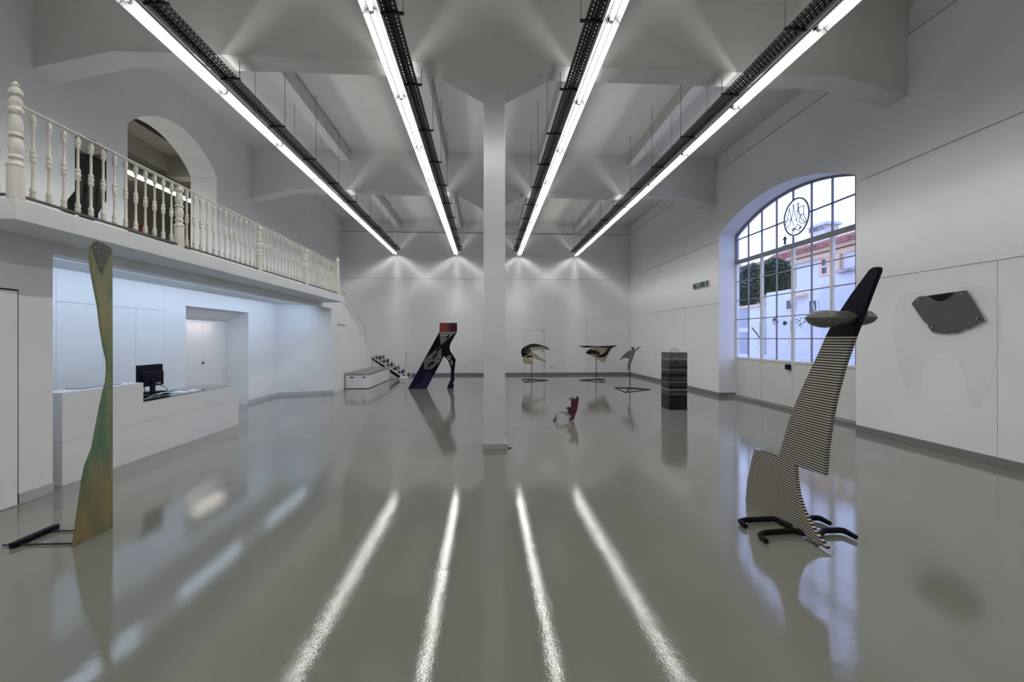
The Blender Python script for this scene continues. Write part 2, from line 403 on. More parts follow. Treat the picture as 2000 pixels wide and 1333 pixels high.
# doorway recess
RX = -6.905
struct(MB().box(RX - .1, NX - .06, D0 - .1, D0, 0, 2.6).box(RX - .1, NX - .06, D1, D1 + .1, 0, 2.6).prism([(NX - .06, D0, DZ), (RX, D0, 2.21), (RX, D0, 2.7), (NX - .06, D0, 2.7)], (0, D1 - D0, 0)).box(RX - .2, RX - .06, D0 - .1, D1 + .1, 0, 2.6).build('wall_recess', M['plaster']))
dm = onX(396, 700, RX).y
for n_, (a, b) in enumerate(((D0, dm), (dm, D1))):
    d = empty('door_%d' % (6 + n_), (RX, (a + b) / 2, 0), kind='structure')
    MB().box(RX - .05, RX, a + .003, b - .003, .01, 2.205).build('leaf', mat('door_leaf_paint', (.70, .67, .65), .5, noise=.02), d)
    if n_: MB().blob(tuple(onX(397, 709, RX + .025)), .03, .03, .03, 10, 6).build('knob', M['dark_rail'], d, smooth=True)
# balcony side room seen through the arch
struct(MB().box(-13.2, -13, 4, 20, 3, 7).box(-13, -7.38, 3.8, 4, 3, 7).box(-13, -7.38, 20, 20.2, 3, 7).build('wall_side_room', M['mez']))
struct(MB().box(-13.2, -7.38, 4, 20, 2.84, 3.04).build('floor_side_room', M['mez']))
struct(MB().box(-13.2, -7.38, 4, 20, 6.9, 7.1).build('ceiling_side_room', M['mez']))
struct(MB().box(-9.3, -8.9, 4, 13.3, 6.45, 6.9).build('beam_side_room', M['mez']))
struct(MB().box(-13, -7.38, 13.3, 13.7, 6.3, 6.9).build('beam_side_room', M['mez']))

# ------------------------------------------------------------------ arched gate window in the right wall
GX = 7.57
def bar(mb, y0, y1, z0, z1, d=.05, x=GX): mb.box(x - d/2, x + d/2, y0, y1, z0, z1); return mb
ycol = [WY1 - (WY1 - WY0) * k / 8 for k in range(9)]     # far to near
TZ = 4.04
w1 = empty('window_1', (GX, WC, TZ), kind='structure')
mb = MB()
inner = [(y, wz(y) - .05) for y, _ in arc]
mb.prism([(GX - .03, y, z) for y, z in arc] + [(GX - .03, y, z) for y, z in reversed(inner)], (.06, 0, 0))
bar(mb, WY0, WY0 + .05, TZ, WS, .06); bar(mb, WY1 - .05, WY1, TZ, WS, .06)
mb.build('arch_frame', M['win'], w1)
bar(MB(), WY0, WY1, TZ - .05, TZ + .06, .10).build('transom', M['win'], w1, bevel=.01)
CZ = 4.72; CR = .44; CYY = onX(1555, 426, GX - .03).y
for y in ycol[1:-1]:
    if abs(y - CYY) < .25:
        bar(MB(), y - .014, y + .014, TZ + .06, CZ - CR, .04).build('glazing_bar', M['win'], w1)
        bar(MB(), y - .014, y + .014, CZ + CR, wz(y) - .05, .04).build('glazing_bar', M['win'], w1)
    else: bar(MB(), y - .014, y + .014, TZ + .06, wz(y) - .05, .04).build('glazing_bar', M['win'], w1)
bar(MB(), WY0, CYY - CR, CZ - .014, CZ + .014, .04).build('glazing_bar', M['win'], w1)
bar(MB(), CYY + CR, WY1, CZ - .014, CZ + .014, .04).build('glazing_bar', M['win'], w1)
for a, b in zip(ycol[1:], ycol[:-1]):
    MB().box(GX - .003, GX + .003, a + .014, b - .014, TZ + .06, CZ - .014).build('glass_pane', M['glass'], w1)
    ys_ = [a + .014 + (b - a - .028) * k / 6 for k in range(7)]
    MB().prism([(GX - .003, a + .014, CZ + .014), (GX - .003, b - .014, CZ + .014)] + [(GX - .003, y, max(CZ + .02, wz(y) - .05)) for y in reversed(ys_)], (.006, 0, 0)).build('glass_pane', M['glass'], w1)
# monogram ring
em = empty('window_monogram', (GX - .03, CYY, CZ), 'round iron monogram with letters B M A over crossed tools in the arched window', 'monogram')
MB().tube([(GX - .03, CYY + CR * math.cos(t * math.pi / 24), CZ + CR * math.sin(t * math.pi / 24)) for t in range(48)], .02, 6, True).build('ring', M['win'], em, smooth=True)
def g4(x, y): return onX(1430 + x / 7.84, 370 + y / 7.84, GX - .03)
letters = {
 'letter_a': [[(810, 580), (850, 440), (880, 290), (900, 440), (945, 560)], [(850, 465), (878, 482), (902, 455)]],
 'letter_m': [[(830, 612), (890, 525), (922, 400), (940, 240), (962, 380), (985, 500), (1000, 360), (1010, 205), (1022, 350), (1050, 440), (1122, 512)], [(918, 240), (962, 246)], [(993, 216), (1036, 222)]],
 'letter_b': [[(1100, 240), (1093, 310), (1100, 400), (1140, 495)], [(1100, 250), (1055, 258), (1020, 290), (1012, 335), (1035, 378), (1065, 388), (1098, 376)], [(1098, 376), (1055, 400), (1025, 445), (1022, 490), (1050, 522), (1090, 520), (1138, 488)]],
 'crossed_tools': [[(915, 685), (965, 620), (975, 570), (1000, 530)], [(940, 590), (1040, 640)], [(1000, 530), (1040, 560), (1052, 575)]],
}
for nm, strokes in letters.items():
    mb = MB()
    for st in strokes: mb.tube([g4(*p) for p in st], .009, 6)
    if nm == 'crossed_tools':
        mb.tube([g4(920, 635), g4(955, 595)], .02, 6); mb.tube([g4(1030, 605), g4(1055, 570)], .02, 6)
    mb.build(nm, M['win'], em, smooth=True)
# four folding gate leaves
ly = [WY1, ycol[2], ycol[4], ycol[6], WY0]
rows = [1.18, 1.75, 2.32, 2.89, 3.46, TZ - .05]
for n_ in range(4):
    b, a = ly[n_], ly[n_ + 1]; mid = ycol[2 * n_ + 1]
    d = empty('door_%d' % (n_ + 1), (GX, (a + b) / 2, 0), kind='structure')
    mb = MB(); bar(mb, a, a + .045, .06, TZ - .05, .06); bar(mb, b - .045, b, .06, TZ - .05, .06)
    bar(mb, a + .045, b - .045, 1.14, 1.20, .07); bar(mb, a + .045, b - .045, .06, .10, .06)
    mb.build('leaf_frame', M['win'] if False else M['wing'], d, bevel=.006)
    bar(MB(), a + .045, b - .045, .10, 1.14, .03).build('solid_panel', M['wing'], d)
    bar(MB(), mid - .012, mid + .012, 1.2, TZ - .05, .035).build('glazing_bar', M['win'], d)
    for z in rows[1:-1]: bar(MB(), a + .045, b - .045, z - .011, z + .011, .035).build('glazing_bar', M['win'], d)
    for z0, z1 in zip(rows[:-1], rows[1:]):
        for p, q in ((a + .045, mid - .012), (mid + .012, b - .045)):
            MB().box(GX - .003, GX + .003, p, q, z0 + .011, z1 - .011).build('glass_pane', M['glass'], d)
    if n_ < 3:
        yy = a + .03
        for zc in (1.0, 1.72) if n_ != 1 else (1.72,):
            MB().tube([(GX - .03, yy, zc - .13), (GX - .09, yy, zc - .13), (GX - .09, yy, zc + .13), (GX - .03, yy, zc + .13)], .008, 6).build('handle', M['white_pl'], d, smooth=True)
        MB().box(GX - .05, GX - .03, yy - .015, yy + .015, .1, .30).tube([(GX - .06, yy, .12), (GX - .06, yy, .36), (GX - .06, yy + .06, .40)], .008, 6).build('floor_bolt', M['white_pl'], d)
        MB().tube([(GX - .05, yy, 1.9), (GX - .05, yy, 2.2)], .010, 6).build('espagnolette', M['white_pl'], d)
MB_lock = MB().box(GX - .10, GX - .035, 10.84, 10.99, .98, 1.11).build('door_lock', M['black'], bpy.data.objects['door_2'], bevel=.008)
struct(MB().box(7.30, 7.66, WY0, WY1, 0.0, .06).build('trim_1', M['skirt']))
# seam strip inside the reveal
struct(MB().box(7.10, 7.50, WY1 - .008, WY1, 2.825, 2.84).build('trim_2', M['panel']))

# ------------------------------------------------------------------ lamp rows
lum_names = ['left outer', 'left inner', 'right inner', 'right outer']
def make_luminaire():
    r = MB()
    prof = [(-.112, 0), (-.058, .070), (.058, .070), (.112, 0), (.106, 0), (.055, .064), (-.055, .064), (-.106, 0)]
    r.prism([(x, 0, z) for x, z in prof], (0, 1.985, 0))
    o = r.build('luminaire', M['reflector'])
    h = MB().box(-.04, .04, 0, 1.985, .071, .105).build('housing', M['housing'], o, local=True)
    MB().tube([(0, .025, .030), (0, 1.96, .030)], .018, 10).build('tube', M['tube'], o, local=True, smooth=True)
    MB().box(-.022, .022, 0, .025, .012, .064).build('lampholder', M['white_pl'], o, local=True)
    MB().box(-.022, .022, 1.96, 1.985, .012, .064).build('lampholder', M['white_pl'], o, local=True)
    MB().box(-.010, .010, .052, .058, .012, .03).box(-.035, -.028, .0, .05, .03, .066).build('contact_clip', M['black'], o, local=True)
    d = MB()
    for k in range(38): d.box(-.040, -.034, .08 + k * .05, .092 + k * .05, .0600, .0635)
    d.build('slot_row', M['black'], o, local=True, kind='stuff')
    return o
lum0 = make_luminaire(); used = False
def slotted(mb, L, a0, a1, rowsn, put, pitch=.075, slot=.042, band=.016):
    """strip from a0 to a1 with rowsn rows of long slots; put(mb,a,b,y0,y1) adds a flat piece"""
    w = a1 - a0; gap = (w - rowsn * band) / (rowsn + 1); a = a0
    for r in range(rowsn):
        put(mb, a, a + gap, 0, L); a += gap
        off = (r % 2) * pitch / 2; y = 0
        k = 0
        while True:
            s0 = off + k * pitch; s1 = s0 + slot
            if s0 >= L: break
            e = min(s0, L)
            if e > y: put(mb, a, a + band, y, e)
            y = min(s1, L); k += 1
        if y < L: put(mb, a, a + band, y, L)
        a += band
    put(mb, a, a1, 0, L)
def make_tray():
    mb = MB(); t = .002
    slotted(mb, 1.6, .0, .20, 4, lambda m_, a, b, y0, y1: m_.box(a, b, y0, y1, 0, t))
    slotted(mb, 1.6, .006, .055, 1, lambda m_, a, b, y0, y1: m_.box(0, t, y0, y1, a, b))
    slotted(mb, 1.6, .006, .055, 1, lambda m_, a, b, y0, y1: m_.box(.198, .2, y0, y1, a, b))
    return mb.build('tray_section', M['tray'])
tray0 = make_tray()
brk = {}
for sgn in (1, -1):
    brk[sgn] = MB().box(-.02 if sgn > 0 else -.08, .28 if sgn > 0 else .22, -.018, .018, -.030, -.004).build('hanger_bracket', M['tray'])
for i, x in enumerate(LAMP_X):
    inner = 1 if x < 0 else -1
    row = empty('lamp_row', (x, 10, LAMP_Z), 'long suspended row of white fluorescent battens, %s of the four rows' % ('leftmost' if i == 0 else 'second from left' if i == 1 else 'third from left' if i == 2 else 'rightmost'), 'ceiling light', 'suspended lamp rows')
    k = 0; y = 21.5 + .12
    while y - 2 > -8.5:
        y -= 2.0
        loc = (0, y - 10 , 0)
        if not used:
            lum0.parent = row; lum0.location = loc; used = True
        else: dup(lum0, row, loc)
    xo = inner * .075
    MB().box(x + xo - .018, x + xo + .018, -2.4, 21.2, LAMP_Z + .112, LAMP_Z + .135).build('mounting_rail', M['housing'], row)
    yy = 20.9
    while yy > 1.0:
        MB().tube([(x + inner * .03, yy, LAMP_Z + .10), (x + inner * .10, yy + .05, LAMP_Z + .06), (x + inner * .13, yy + .08, LAMP_Z + .13), (x + inner * .14, yy + .1, LAMP_Z + .2)], .004, 5).build('lamp_cable', M['lav'], row, smooth=True)
        yy -= 2.0
    tx = x + .085 if inner > 0 else x - .285
    tz = LAMP_Z + .13
    tr = empty('cable_tray', (tx, 10, tz), 'black perforated cable tray hung on thin rods beside the %s lamp row' % ('leftmost' if i == 0 else 'second' if i == 1 else 'third' if i == 2 else 'rightmost'), 'cable tray', 'black perforated cable trays')
    y = 21.25; k = 0
    while y - 1.6 > .5:
        y -= 1.6
        if i == 0 and k == 0: tray0.parent = tr; tray0.location = (0, y - 10, 0)
        else:
            c = tray0.copy(); COL.objects.link(c); c.parent = tr; c.location = (0, y - 10, 0)
        k += 1
    MB().tube([(tx + .07, .6, tz + .02), (tx + .075, 21.2, tz + .02)], .014, 6).tube([(tx + .12, .6, tz + .018), (tx + .125, 21.2, tz + .018)], .011, 6).build('cable', M['black'], tr)
    rods = []
    yb_ = 5.75 + 1.6 * 9
    first = True
    while yb_ > 1.5:
        if yb_ < 21.2:
            if first and brk[inner].parent is None: brk[inner].parent = tr; brk[inner].location = (0, yb_ - 10, 0)
            else:
                c = brk[inner].copy(); COL.objects.link(c); c.parent = tr; c.location = (0, yb_ - 10, 0)
            first = False
            rx = tx + (.27 if inner > 0 else -.07)
            top = 6.095 if (7.15 < yb_ < 7.65 or 13.5 < yb_ < 14.0) else ZC
            MB().tube([(rx, yb_, tz - .02), (rx, yb_, top)], .0065, 6).build('hanger_rod', M['rod'], tr)
        yb_ -= 1.6
    for yy in (5.2, 8.6, 10.3, 12.0, 15.2, 17.0, 19.0, 20.8):
        rx = x - inner * .02
        MB().tube([(rx, yy, LAMP_Z + .1), (rx, yy, 6.94)], .005, 6).build('hanger_rod', M['rod'], row)
# side room lamp row and its tray
sr = empty('side_room_lamp', (-9.25, 11, 6.05), 'fluorescent lamp row in the side room behind the balcony arch', 'ceiling light')
stube = mat('side_tube', (1, .98, .95), .5, emit=9)
MB().tube([(-9.25, 6, 6.05), (-9.25, 16, 6.05)], .035, 8).build('tube', stube, sr)
MB().box(-9.33, -9.17, 6, 16, 6.09, 6.13).build('housing', M['housing'], sr)
MB().box(-9.1, -8.9, 6, 16, 6.2, 6.26).build('tray', M['tray'], sr)
MB().box(-9.05, -9.0, 10.6, 10.65, 6.26, 6.45).build('bracket', M['black'], sr)
p = onX(279, 450, -12.98)
sg = empty('fire_sign', tuple(p), 'small red fire sign with yellow mark on the side room wall, low behind the balusters', 'sign')
MB().box(-12.99, -12.97, p.y - .13, p.y + .13, p.z - .16, p.z + .16).build('plate', M['sign_red'], sg)
MB().box(-12.97, -12.965, p.y - .08, p.y + .02, p.z - .1, p.z + .1).build('print', M['sign_yellow'], sg)
p0, p1 = onX(265, 232, -7.9), onX(335, 275, -7.9)
p0 = onZ(265, 232, 6.88); p1 = onZ(333, 270, 6.88)
tag(MB().box(p0.x - .05, p0.x + .09, min(p0.y, 9.5), 13.0, 6.84, 6.90).build('ceiling_slot', M['tray']), 'black linear ceiling slot seen through the balcony arch', 'vent')

# ------------------------------------------------------------------ balcony railing
newel_p = [(.062, 0), (.062, .295), (.068, .30), (.068, .315), (.046, .335), (.042, .36), (.056, .375), (.056, .39), (.038, .41), (.050, .45), (.056, .49), (.050, .54), (.036, .565), (.058, .578), (.058, .592), (.038, .61), (.050, .65), (.050, .70), (.038, .76), (.034, .775), (.048, .79), (.058, .81), (.056, .83), (.040, .85)]
newel_short = newel_p + [(.034, .865)]
newel_tall = newel_p + [(.046, .88), (.050, .90), (.040, .925), (.028, .945), (.050, .965), (.052, .99), (.036, 1.02), (.018, 1.035), (.028, 1.05), (.028, 1.06), (.012, 1.085)]
bal_p = [(.018, 0), (.026, .02), (.026, .04), (.020, .05), (.026, .07), (.026, .085), (.015, .11), (.0125, .33), (.016, .34), (.025, .355), (.025, .37), (.019, .38), (.027, .40), (.027, .415), (.019, .43), (.025, .445), (.025, .455), (.0125, .475), (.012, .68), (.022, .695), (.022, .71), (.018, .72), (.026, .74), (.026, .76), (.020, .785), (.012, .81)]
RXB = -4.335
rl = empty('balcony_railing', (RXB, 9, 3.04), 'cream cast-iron balustrade with turned newels along the balcony edge', 'railing')
nwt = MB().lathe(newel_tall, 12, (0, 0, 0)).build('newel_post', M['rail'], rl, smooth=True, local=True)
nws = MB().lathe(newel_short, 12, (0, 0, 0)).build('newel_post', M['rail'], rl, smooth=True, local=True)
bal0 = MB().lathe(bal_p, 10, (0, 0, 0)).build('baluster', M['rail'], rl, smooth=True, local=True)
ny = [4.46, 6.705, 8.98, 11.24, 13.6]
nwt.location = (0, ny[0] - 9, 0); nws.location = (0, ny[1] - 9, 0)
def cp(o, parent, loc, sc=None):
    c = o.copy(); COL.objects.link(c); c.parent = parent; c.location = loc
    if sc: c.scale = sc
    return c
cp(nws, rl, (0, ny[2] - 9, 0)); cp(nws, rl, (0, ny[3] - 9, 0)); cp(nwt, rl, (0, ny[4] - 9, 0))
first = True
for a, b in zip(ny[:-1], ny[1:]):
    for k in range(1, 14):
        loc = (0, a + (b - a) * k / 14 - 9, .05)
        if first: bal0.location = loc; first = False
        else: cp(bal0, rl, loc)
for k in range(1, 14): cp(bal0, rl, (-.165 * k, ny[0] - 9, .05))
for k in range(1, 4): cp(bal0, rl, (-.14 * k, ny[4] - 9, .05))
cp(nwt, rl, (-.56, ny[4] - 9, 0), (.8, .8, .85))
MB().box(RXB - .02, RXB + .02, ny[0], ny[4], 3.915, 3.930).box(-6.74, RXB, ny[0] - .02, ny[0] + .02, 3.915, 3.930).box(RXB - .56, RXB, ny[4] - .02, ny[4] + .02, 3.915, 3.930).build('handrail', M['rail'], rl)
mb = MB()
for a, b in zip(ny[:-1], ny[1:]): mb.box(RXB - .018, RXB + .018, a + .06, b - .06, 3.072, 3.092)
mb.box(-6.74, RXB - .06, ny[0] - .018, ny[0] + .018, 3.072, 3.092).build('bottom_rail', M['dark_rail'], rl)

# ------------------------------------------------------------------ staircase
st = empty('staircase', (-4.2, 19.9, 0), kind='structure')
n2 = 6; x0, x1 = -3.62, -5.05; rise = .98 / n2; run = (x0 - x1) / n2
for k in range(n2):
    a = x0 - run * k
    MB().box(a - run - .02, a + .02, 19.98, YB - .02, rise * (k + 1) - .03, rise * (k + 1)).build('tread', M['lav'], st)
    MB().box(a - run, a, 19.98, YB - .02, 0 if k == 0 else rise * k - .03, rise * (k + 1) - .03).build('riser', M['black'], st)
MB().box(-6.75, x1 - .02, 19.98, YB, .0, .98).build('landing', M['plaster'], st)
MB().prism([(-3.55, 19.92, 0), (-3.55, 19.92, .10), (-4.92, 19.92, 1.0), (-5.2, 19.92, 1.0), (-5.2, 19.92, .92), (-4.95, 19.92, .90), (-3.75, 19.92, 0)], (0, .06, 0)).build('stringer', M['plaster'], st)
MB().prism([(-3.70, 19.905, .0), (-3.58, 19.905, .07), (-4.90, 19.905, .945), (-4.93, 19.905, .905)], (0, .02, 0)).build('edge_strip', M['black'], st)
MB().prism([(-3.78, 19.94, 0), (-4.93, 19.94, .88), (-4.93, 19.94, 0)], (0, .04, 0)).build('side_wall', M['plaster'], st)
MB().box(-4.0 - .3, -3.78, 19.925, 19.94, 0, .1).build('skirting', M['skirt_l'], st)
MB().box(-3.72, -3.36, 19.82, 20.1, 0, .11).build('base_block', M['plaster'], st, bevel=.015)
n1 = 11
for k in range(n1):
    y0 = 19.98 - k * .352
    MB().box(-6.74, -5.2, y0 - .352, y0, .98 if k < 1 else .7 + k*.19, .98 + (k + 1) * 2.06 / n1).build('step', M['plaster'], st)
sr1 = empty('stair_railing', (-5.2, 19.95, .98), 'cream stair balustrade descending from the balcony to the floor', 'railing')
P0 = Vector((-5.2, 16.35, 3.74)); P1 = Vector((-5.2, 19.95, 2.22)); P2 = Vector((-3.62, 19.95, 1.20)); P3 = Vector((-3.45, 19.95, 1.19))
def flat(a, b, w=.03, h=.028):
    mb_ = MB(); d_ = (b - a); n_ = Vector((d_.y, -d_.x, 0)).normalized() * w
    mb_.prism([a + n_, a - n_, b - n_, b + n_], (0, 0, h)); return mb_
PT = Vector((-4.9, 14.6, 3.92))
flat(P0, P1).build('handrail', M['stair_rail'], sr1); flat(P1, P2).build('handrail', M['stair_rail'], sr1); flat(P2, P3, .02).build('handrail', M['stair_rail'], sr1)
flat(PT, P0).build('handrail', M['stair_rail'], sr1)
thin = MB().lathe([(.016, 0), (.014, .03), (.013, .4), (.016, .42), (.016, .48), (.010, .5), (.010, .93), (.015, .96), (.010, 1)], 8).build('baluster', M['stair_rail'], sr1, smooth=True, local=True)
def put(p, z0, z1, first=False):
    o = thin if first else cp(thin, sr1, (0, 0, 0))
    o.location = (p.x + 5.2, p.y - 19.95, z0 - .98); o.scale = (1, 1, z1 - z0)
for k in range(14):
    t = (k + .5) / 14; p = P0.lerp(P1, t); put(p, p.z - 1.0, p.z, k == 0)
for k in range(5):
    p = PT.lerp(P0, (k + .5) / 5); put(p, 3.04, p.z)
for k in range(10):
    t = (k + .6) / 10; p = P1.lerp(P2, t); put(p, max(.1, p.z - 1.15), p.z)
c = cp(nwt, sr1, (0, 0, 0), (.75, .75, 1.2)); c.location = (0, 0, .0)
c = cp(nwt, sr1, (0, 0, 0), (.85, .85, 1.09)); c.location = (P3.x + 5.2, 0, .11 - .98)

# ------------------------------------------------------------------ storage bench by the stairs
bn = empty('storage_bench', (-4.4, 17.8, 0), 'white storage bench with grey cushion top against the wall before the stairs', 'bench')
BX0, BX1, BY0, BY1 = -4.88, -4.08, 16.15, 19.6
MB().box(BX0, BX1, BY0, BY1, .02, .47).build('box', M['lacquer'], bn, bevel=.005)
MB().box(BX0, BX1, BY0 - .01, BY1, .475, .555).build('cushion', M['cushion'], bn, bevel=.015)
for cx in (-4.66, -4.25):
    MB().prism([(cx + .08 * math.cos(t) * (1), BY0 - .003, .40 + .022 * math.sin(t)) for t in [k * math.pi / 8 for k in range(16)]], (0, .006, 0)).build('hand_slot', M['black'], bn)

# ------------------------------------------------------------------ reception desk
DX = -5.02
dk = empty('reception_desk', (DX, 7.6, 0), 'long white reception desk with raised left end in the lit niche', 'desk')
prof = [(5.70, .0), (9.56, .0), (9.56, .517), (5.70, .517)]
MB().prism(inplane(DX, prof), (-.10, 0, 0)).build('lower_front', M['lacquer'], dk)
prof = [(5.70, .523), (9.56, .523), (9.24, .815), (6.98, .815), (6.98, 1.105), (5.70, 1.105)]
MB().prism(inplane(DX, prof), (-.10, 0, 0)).build('upper_front', M['lacquer'], dk)
MB().box(DX - .10, DX - .004, 5.71, 9.5, .50, .53).build('joint', M['skirt_l'], dk)
MB().box(-5.75, DX - .10, 5.70, 5.74, 0, .517).box(-5.75, DX - .10, 5.70, 5.74, .523, 1.105).build('end_panel', M['lacquer'], dk)
MB().box(-5.36, DX - .10, 5.74, 6.98, 1.075, 1.105).build('raised_top', M['lacquer'], dk)
MB().box(-5.80, DX - .10, 5.74, 9.2, .72, .75).build('worktop', M['lacquer'], dk)
MB().prism([(DX - .0, 6.99, .815), (DX - .0, 9.25, .815), (-5.5, 9.55, .815), (-5.78, 9.35, .815), (-5.78, 6.99, .815)], (0, 0, .012)).build('glass_top', M['desk_glass'], dk)
MB().box(-5.75, DX - .10, 9.15, 9.19, 0, .72).build('end_panel', M['lacquer'], dk)
gz = .827
stk = empty('letter_trays', (-5.25, 7.35, gz), 'stack of black and grey letter trays under the monitor', 'letter tray')
for k in range(4):
    MB().box(-5.42, -5.06, 7.08, 7.62, gz + .001 + k * .019, gz + .012 + k * .019).build('tray', M['black'] if k % 2 == 0 or k == 3 else M['lav'], stk, bevel=.003)
z = gz + .075
mo = empty('computer_monitor', (-5.28, 7.52, z), 'black flat computer monitor seen from behind on the desk', 'monitor')
MB().box(-5.38, -5.16, 7.38, 7.66, z, z + .014).build('stand_base', M['black'], mo, bevel=.004)
MB().box(-5.285, -5.25, 7.48, 7.56, z + .014, 1.10).build('stand_neck', M['black'], mo, bevel=.004)
MB().box(-5.335, -5.30, 7.26, 7.80, .995, 1.34).build('screen_housing', M['black'], mo, bevel=.008)
MB().box(-5.30, -5.27, 7.32, 7.78, 1.0, 1.23).build('rear_cover', M['black'], mo, bevel=.012)
MB().box(-5.27, -5.266, 7.60, 7.70, 1.02, 1.05).build('connector_plate', M['lav'], mo)
MB().tube([(-5.27, 7.62, 1.03), (-5.2, 7.66, .98), (-5.18, 7.72, .93), (-5.22, 7.75, .84)], .006, 6).tube([(-5.27, 7.34, 1.01), (-5.24, 7.32, .95), (-5.26, 7.28, .90)], .006, 6).build('monitor_cable', M['black'], mo, smooth=True)
def loop(cx, cy, rx, ry, tilt, n=20, a0=0, a1=2*math.pi):
    return [(-5.045 + .05 * math.sin(a0 + (a1 - a0) * k / n), cy + ry * math.cos(a0 + (a1 - a0) * k / n), cx + rx * math.sin(a0 + (a1 - a0) * k / n) + tilt * math.cos(a0 + (a1 - a0) * k / n)) for k in range(n + 1)]
tag(MB().tube(loop(.872, 7.22, .035, .16, .02), .005, 6).tube(loop(.862, 7.48, .042, .15, -.02), .005, 6).build('cable_loop', M['white_pl'], smooth=True), 'white cable looped over the front edge of the desk below the monitor', 'cable')
tag(MB().box(-5.5, -5.28, 7.72, 8.05, gz, gz + .05).build('document_holder', M['lav'], bevel=.004), 'low grey plastic holder standing behind the monitor base on the desk', 'holder')
tag(MB().box(-5.26, -5.06, 7.90, 8.12, gz, gz + .028).build('white_box', M['paper'], bevel=.002), 'small white box on the glass top right of the monitor', 'box')
bk = empty('teal_booklet', (-5.3, 7.9, gz + .03), 'thin teal booklet lying by the monitor base', 'booklet')
MB().box(-5.4, -5.27, 7.78, 8.1, gz + .052, gz + .06).build('cover', M['teal'], bk); MB().box(-5.398, -5.275, 7.785, 8.095, gz + .0505, gz + .052).build('pages', M['paper'], bk)
tag(MB().box(-5.22, -5.06, 8.16, 8.42, gz, gz + .014).build('leaflet_stack', M['paper']), 'flat stack of white leaflets in the middle of the glass top', 'leaflets')
tag(MB().prism([(-5.4, 8.45, gz), (-5.2, 8.40, gz), (-5.16, 8.72, gz), (-5.36, 8.77, gz)], (0, 0, .01)).build('magazine', M['lav']), 'grey magazine on the glass top farthest from the monitor', 'magazine')
tag(MB().box(-5.34, -5.14, 6.1, 6.75, 1.106, 1.118).build('closed_folder', M['lav'], bevel=.002), 'thin grey folder on the raised end of the desk', 'folder')

# ------------------------------------------------------------------ sculptures
# 1 stained plywood board at the left
TX = -3.46
tb = empty('plywood_totem', (TX, 4.22, 0), 'tall green stained plywood board with black printed tip at the left', 'sculpture')
left = [(219.5, 487.5), (205, 477.5), (193, 471), (185, 472.5), (179, 481), (177.5, 500), (180, 525), (186.5, 562.5), (194, 600), (198, 637.5), (204, 675), (210, 700), (211.5, 720), (209.5, 745), (204, 768), (198, 795), (189, 842), (183, 875), (169, 910), (163, 940), (158, 975), (153, 1012), (149, 1045), (143.5, 1069)]
right = [(220.5, 1032), (220.5, 900), (220.5, 700)]
pts = [onX(x, y, TX) for x, y in left + right]
for p in pts: p.z = max(p.z, .002)
def totem_mat():
    m = mat('stained_plywood', (.30, .24, .12), .5, col2=(.075, .16, .09), nscale=2.2, bump=.15, bscale=30)
    nt = m.node_tree; b = nt.nodes['Principled BSDF']
    tc = [n for n in nt.nodes if n.type == 'TEX_COORD'][0]
    mp = nt.nodes.new('ShaderNodeMapping'); mp.inputs['Scale'].default_value = (1, 2.5, .8)
    nt.links.new(tc.outputs['Object'], mp.inputs[0])
    n = [q for q in nt.nodes if q.type == 'TEX_NOISE'][0]; nt.links.new(mp.outputs[0], n.inputs[0])
    ramp = [q for q in nt.nodes if q.type == 'VALTORGB'][0]
    n3 = nt.nodes.new('ShaderNodeTexNoise'); n3.inputs['Scale'].default_value = 1.1; nt.links.new(tc.outputs['Object'], n3.inputs[0])
    s = nt.nodes.new('ShaderNodeSeparateXYZ'); nt.links.new(tc.outputs['Object'], s.inputs[0])
    mr = nt.nodes.new('ShaderNodeMapRange'); mr.inputs[1].default_value = .75; mr.inputs[2].default_value = .3; nt.links.new(s.outputs['Z'], mr.inputs[0])
    mu = nt.nodes.new('ShaderNodeMath'); mu.operation = 'MULTIPLY'; nt.links.new(mr.outputs[0], mu.inputs[0]); nt.links.new(n3.outputs[0], mu.inputs[1])
    mx = nt.nodes.new('ShaderNodeMixRGB'); mx.inputs[2].default_value = (.17, .10, .03, 1)
    nt.links.new(mu.outputs[0], mx.inputs[0]); nt.links.new(ramp.outputs[0], mx.inputs[1]); nt.links.new(mx.outputs[0], b.inputs['Base Color'])
    return m
M['totem'] = totem_mat()
MB().prism([(TX, p.y, p.z) for p in pts], (-.022, 0, 0)).build('board', M['totem'], tb)
hd = [(219.5, 487), (206.5, 478), (197.5, 474), (190, 472.2), (184, 475), (178.6, 482), (184.8, 500.5), (199, 537), (214, 502)]
MB().prism([onX(x, y, TX + .003) for x, y in hd], (-.003, 0, 0)).build('printed_tip', M['print_ink'], tb)
# engraved curls on the tip
mb = MB()
for cx, cy, r, a0, a1 in ((191, 487, 4, 0, 300), (191, 487, 7.5, -60, 120), (206, 480, 9, 40, 150), (198, 490, 13, 20, 150), (198, 492, 16, 25, 150), (198, 496, 18, 35, 140), (199, 503, 18, 45, 130), (199, 510, 18, 52, 125)):
    mb.tube([onX(cx + r * math.cos(math.radians(a0 + (a1 - a0) * k / 12)), cy + r * .85 * math.sin(math.radians(a0 + (a1 - a0) * k / 12)), TX + .0045) for k in range(13)], .0022, 4)
mb.build('engraved_lines', mat('scraped_line', (.24, .20, .14), .6), tb)
ft = MB().prism([(-3.965, 4.02, .0), (-3.915, 4.02, .0), (-3.915, 4.42, .0), (-3.965, 4.42, .0)], (0, 0, .045)).build('counterweight', M['black'], tb, bevel=.004)
for yy, xa in ((4.07, -4.06), (4.34, -3.95)):
    MB().tube([(xa, yy, .012), (TX, yy, .012)], .007, 8).build('foot_rod', M['tray'], tb)

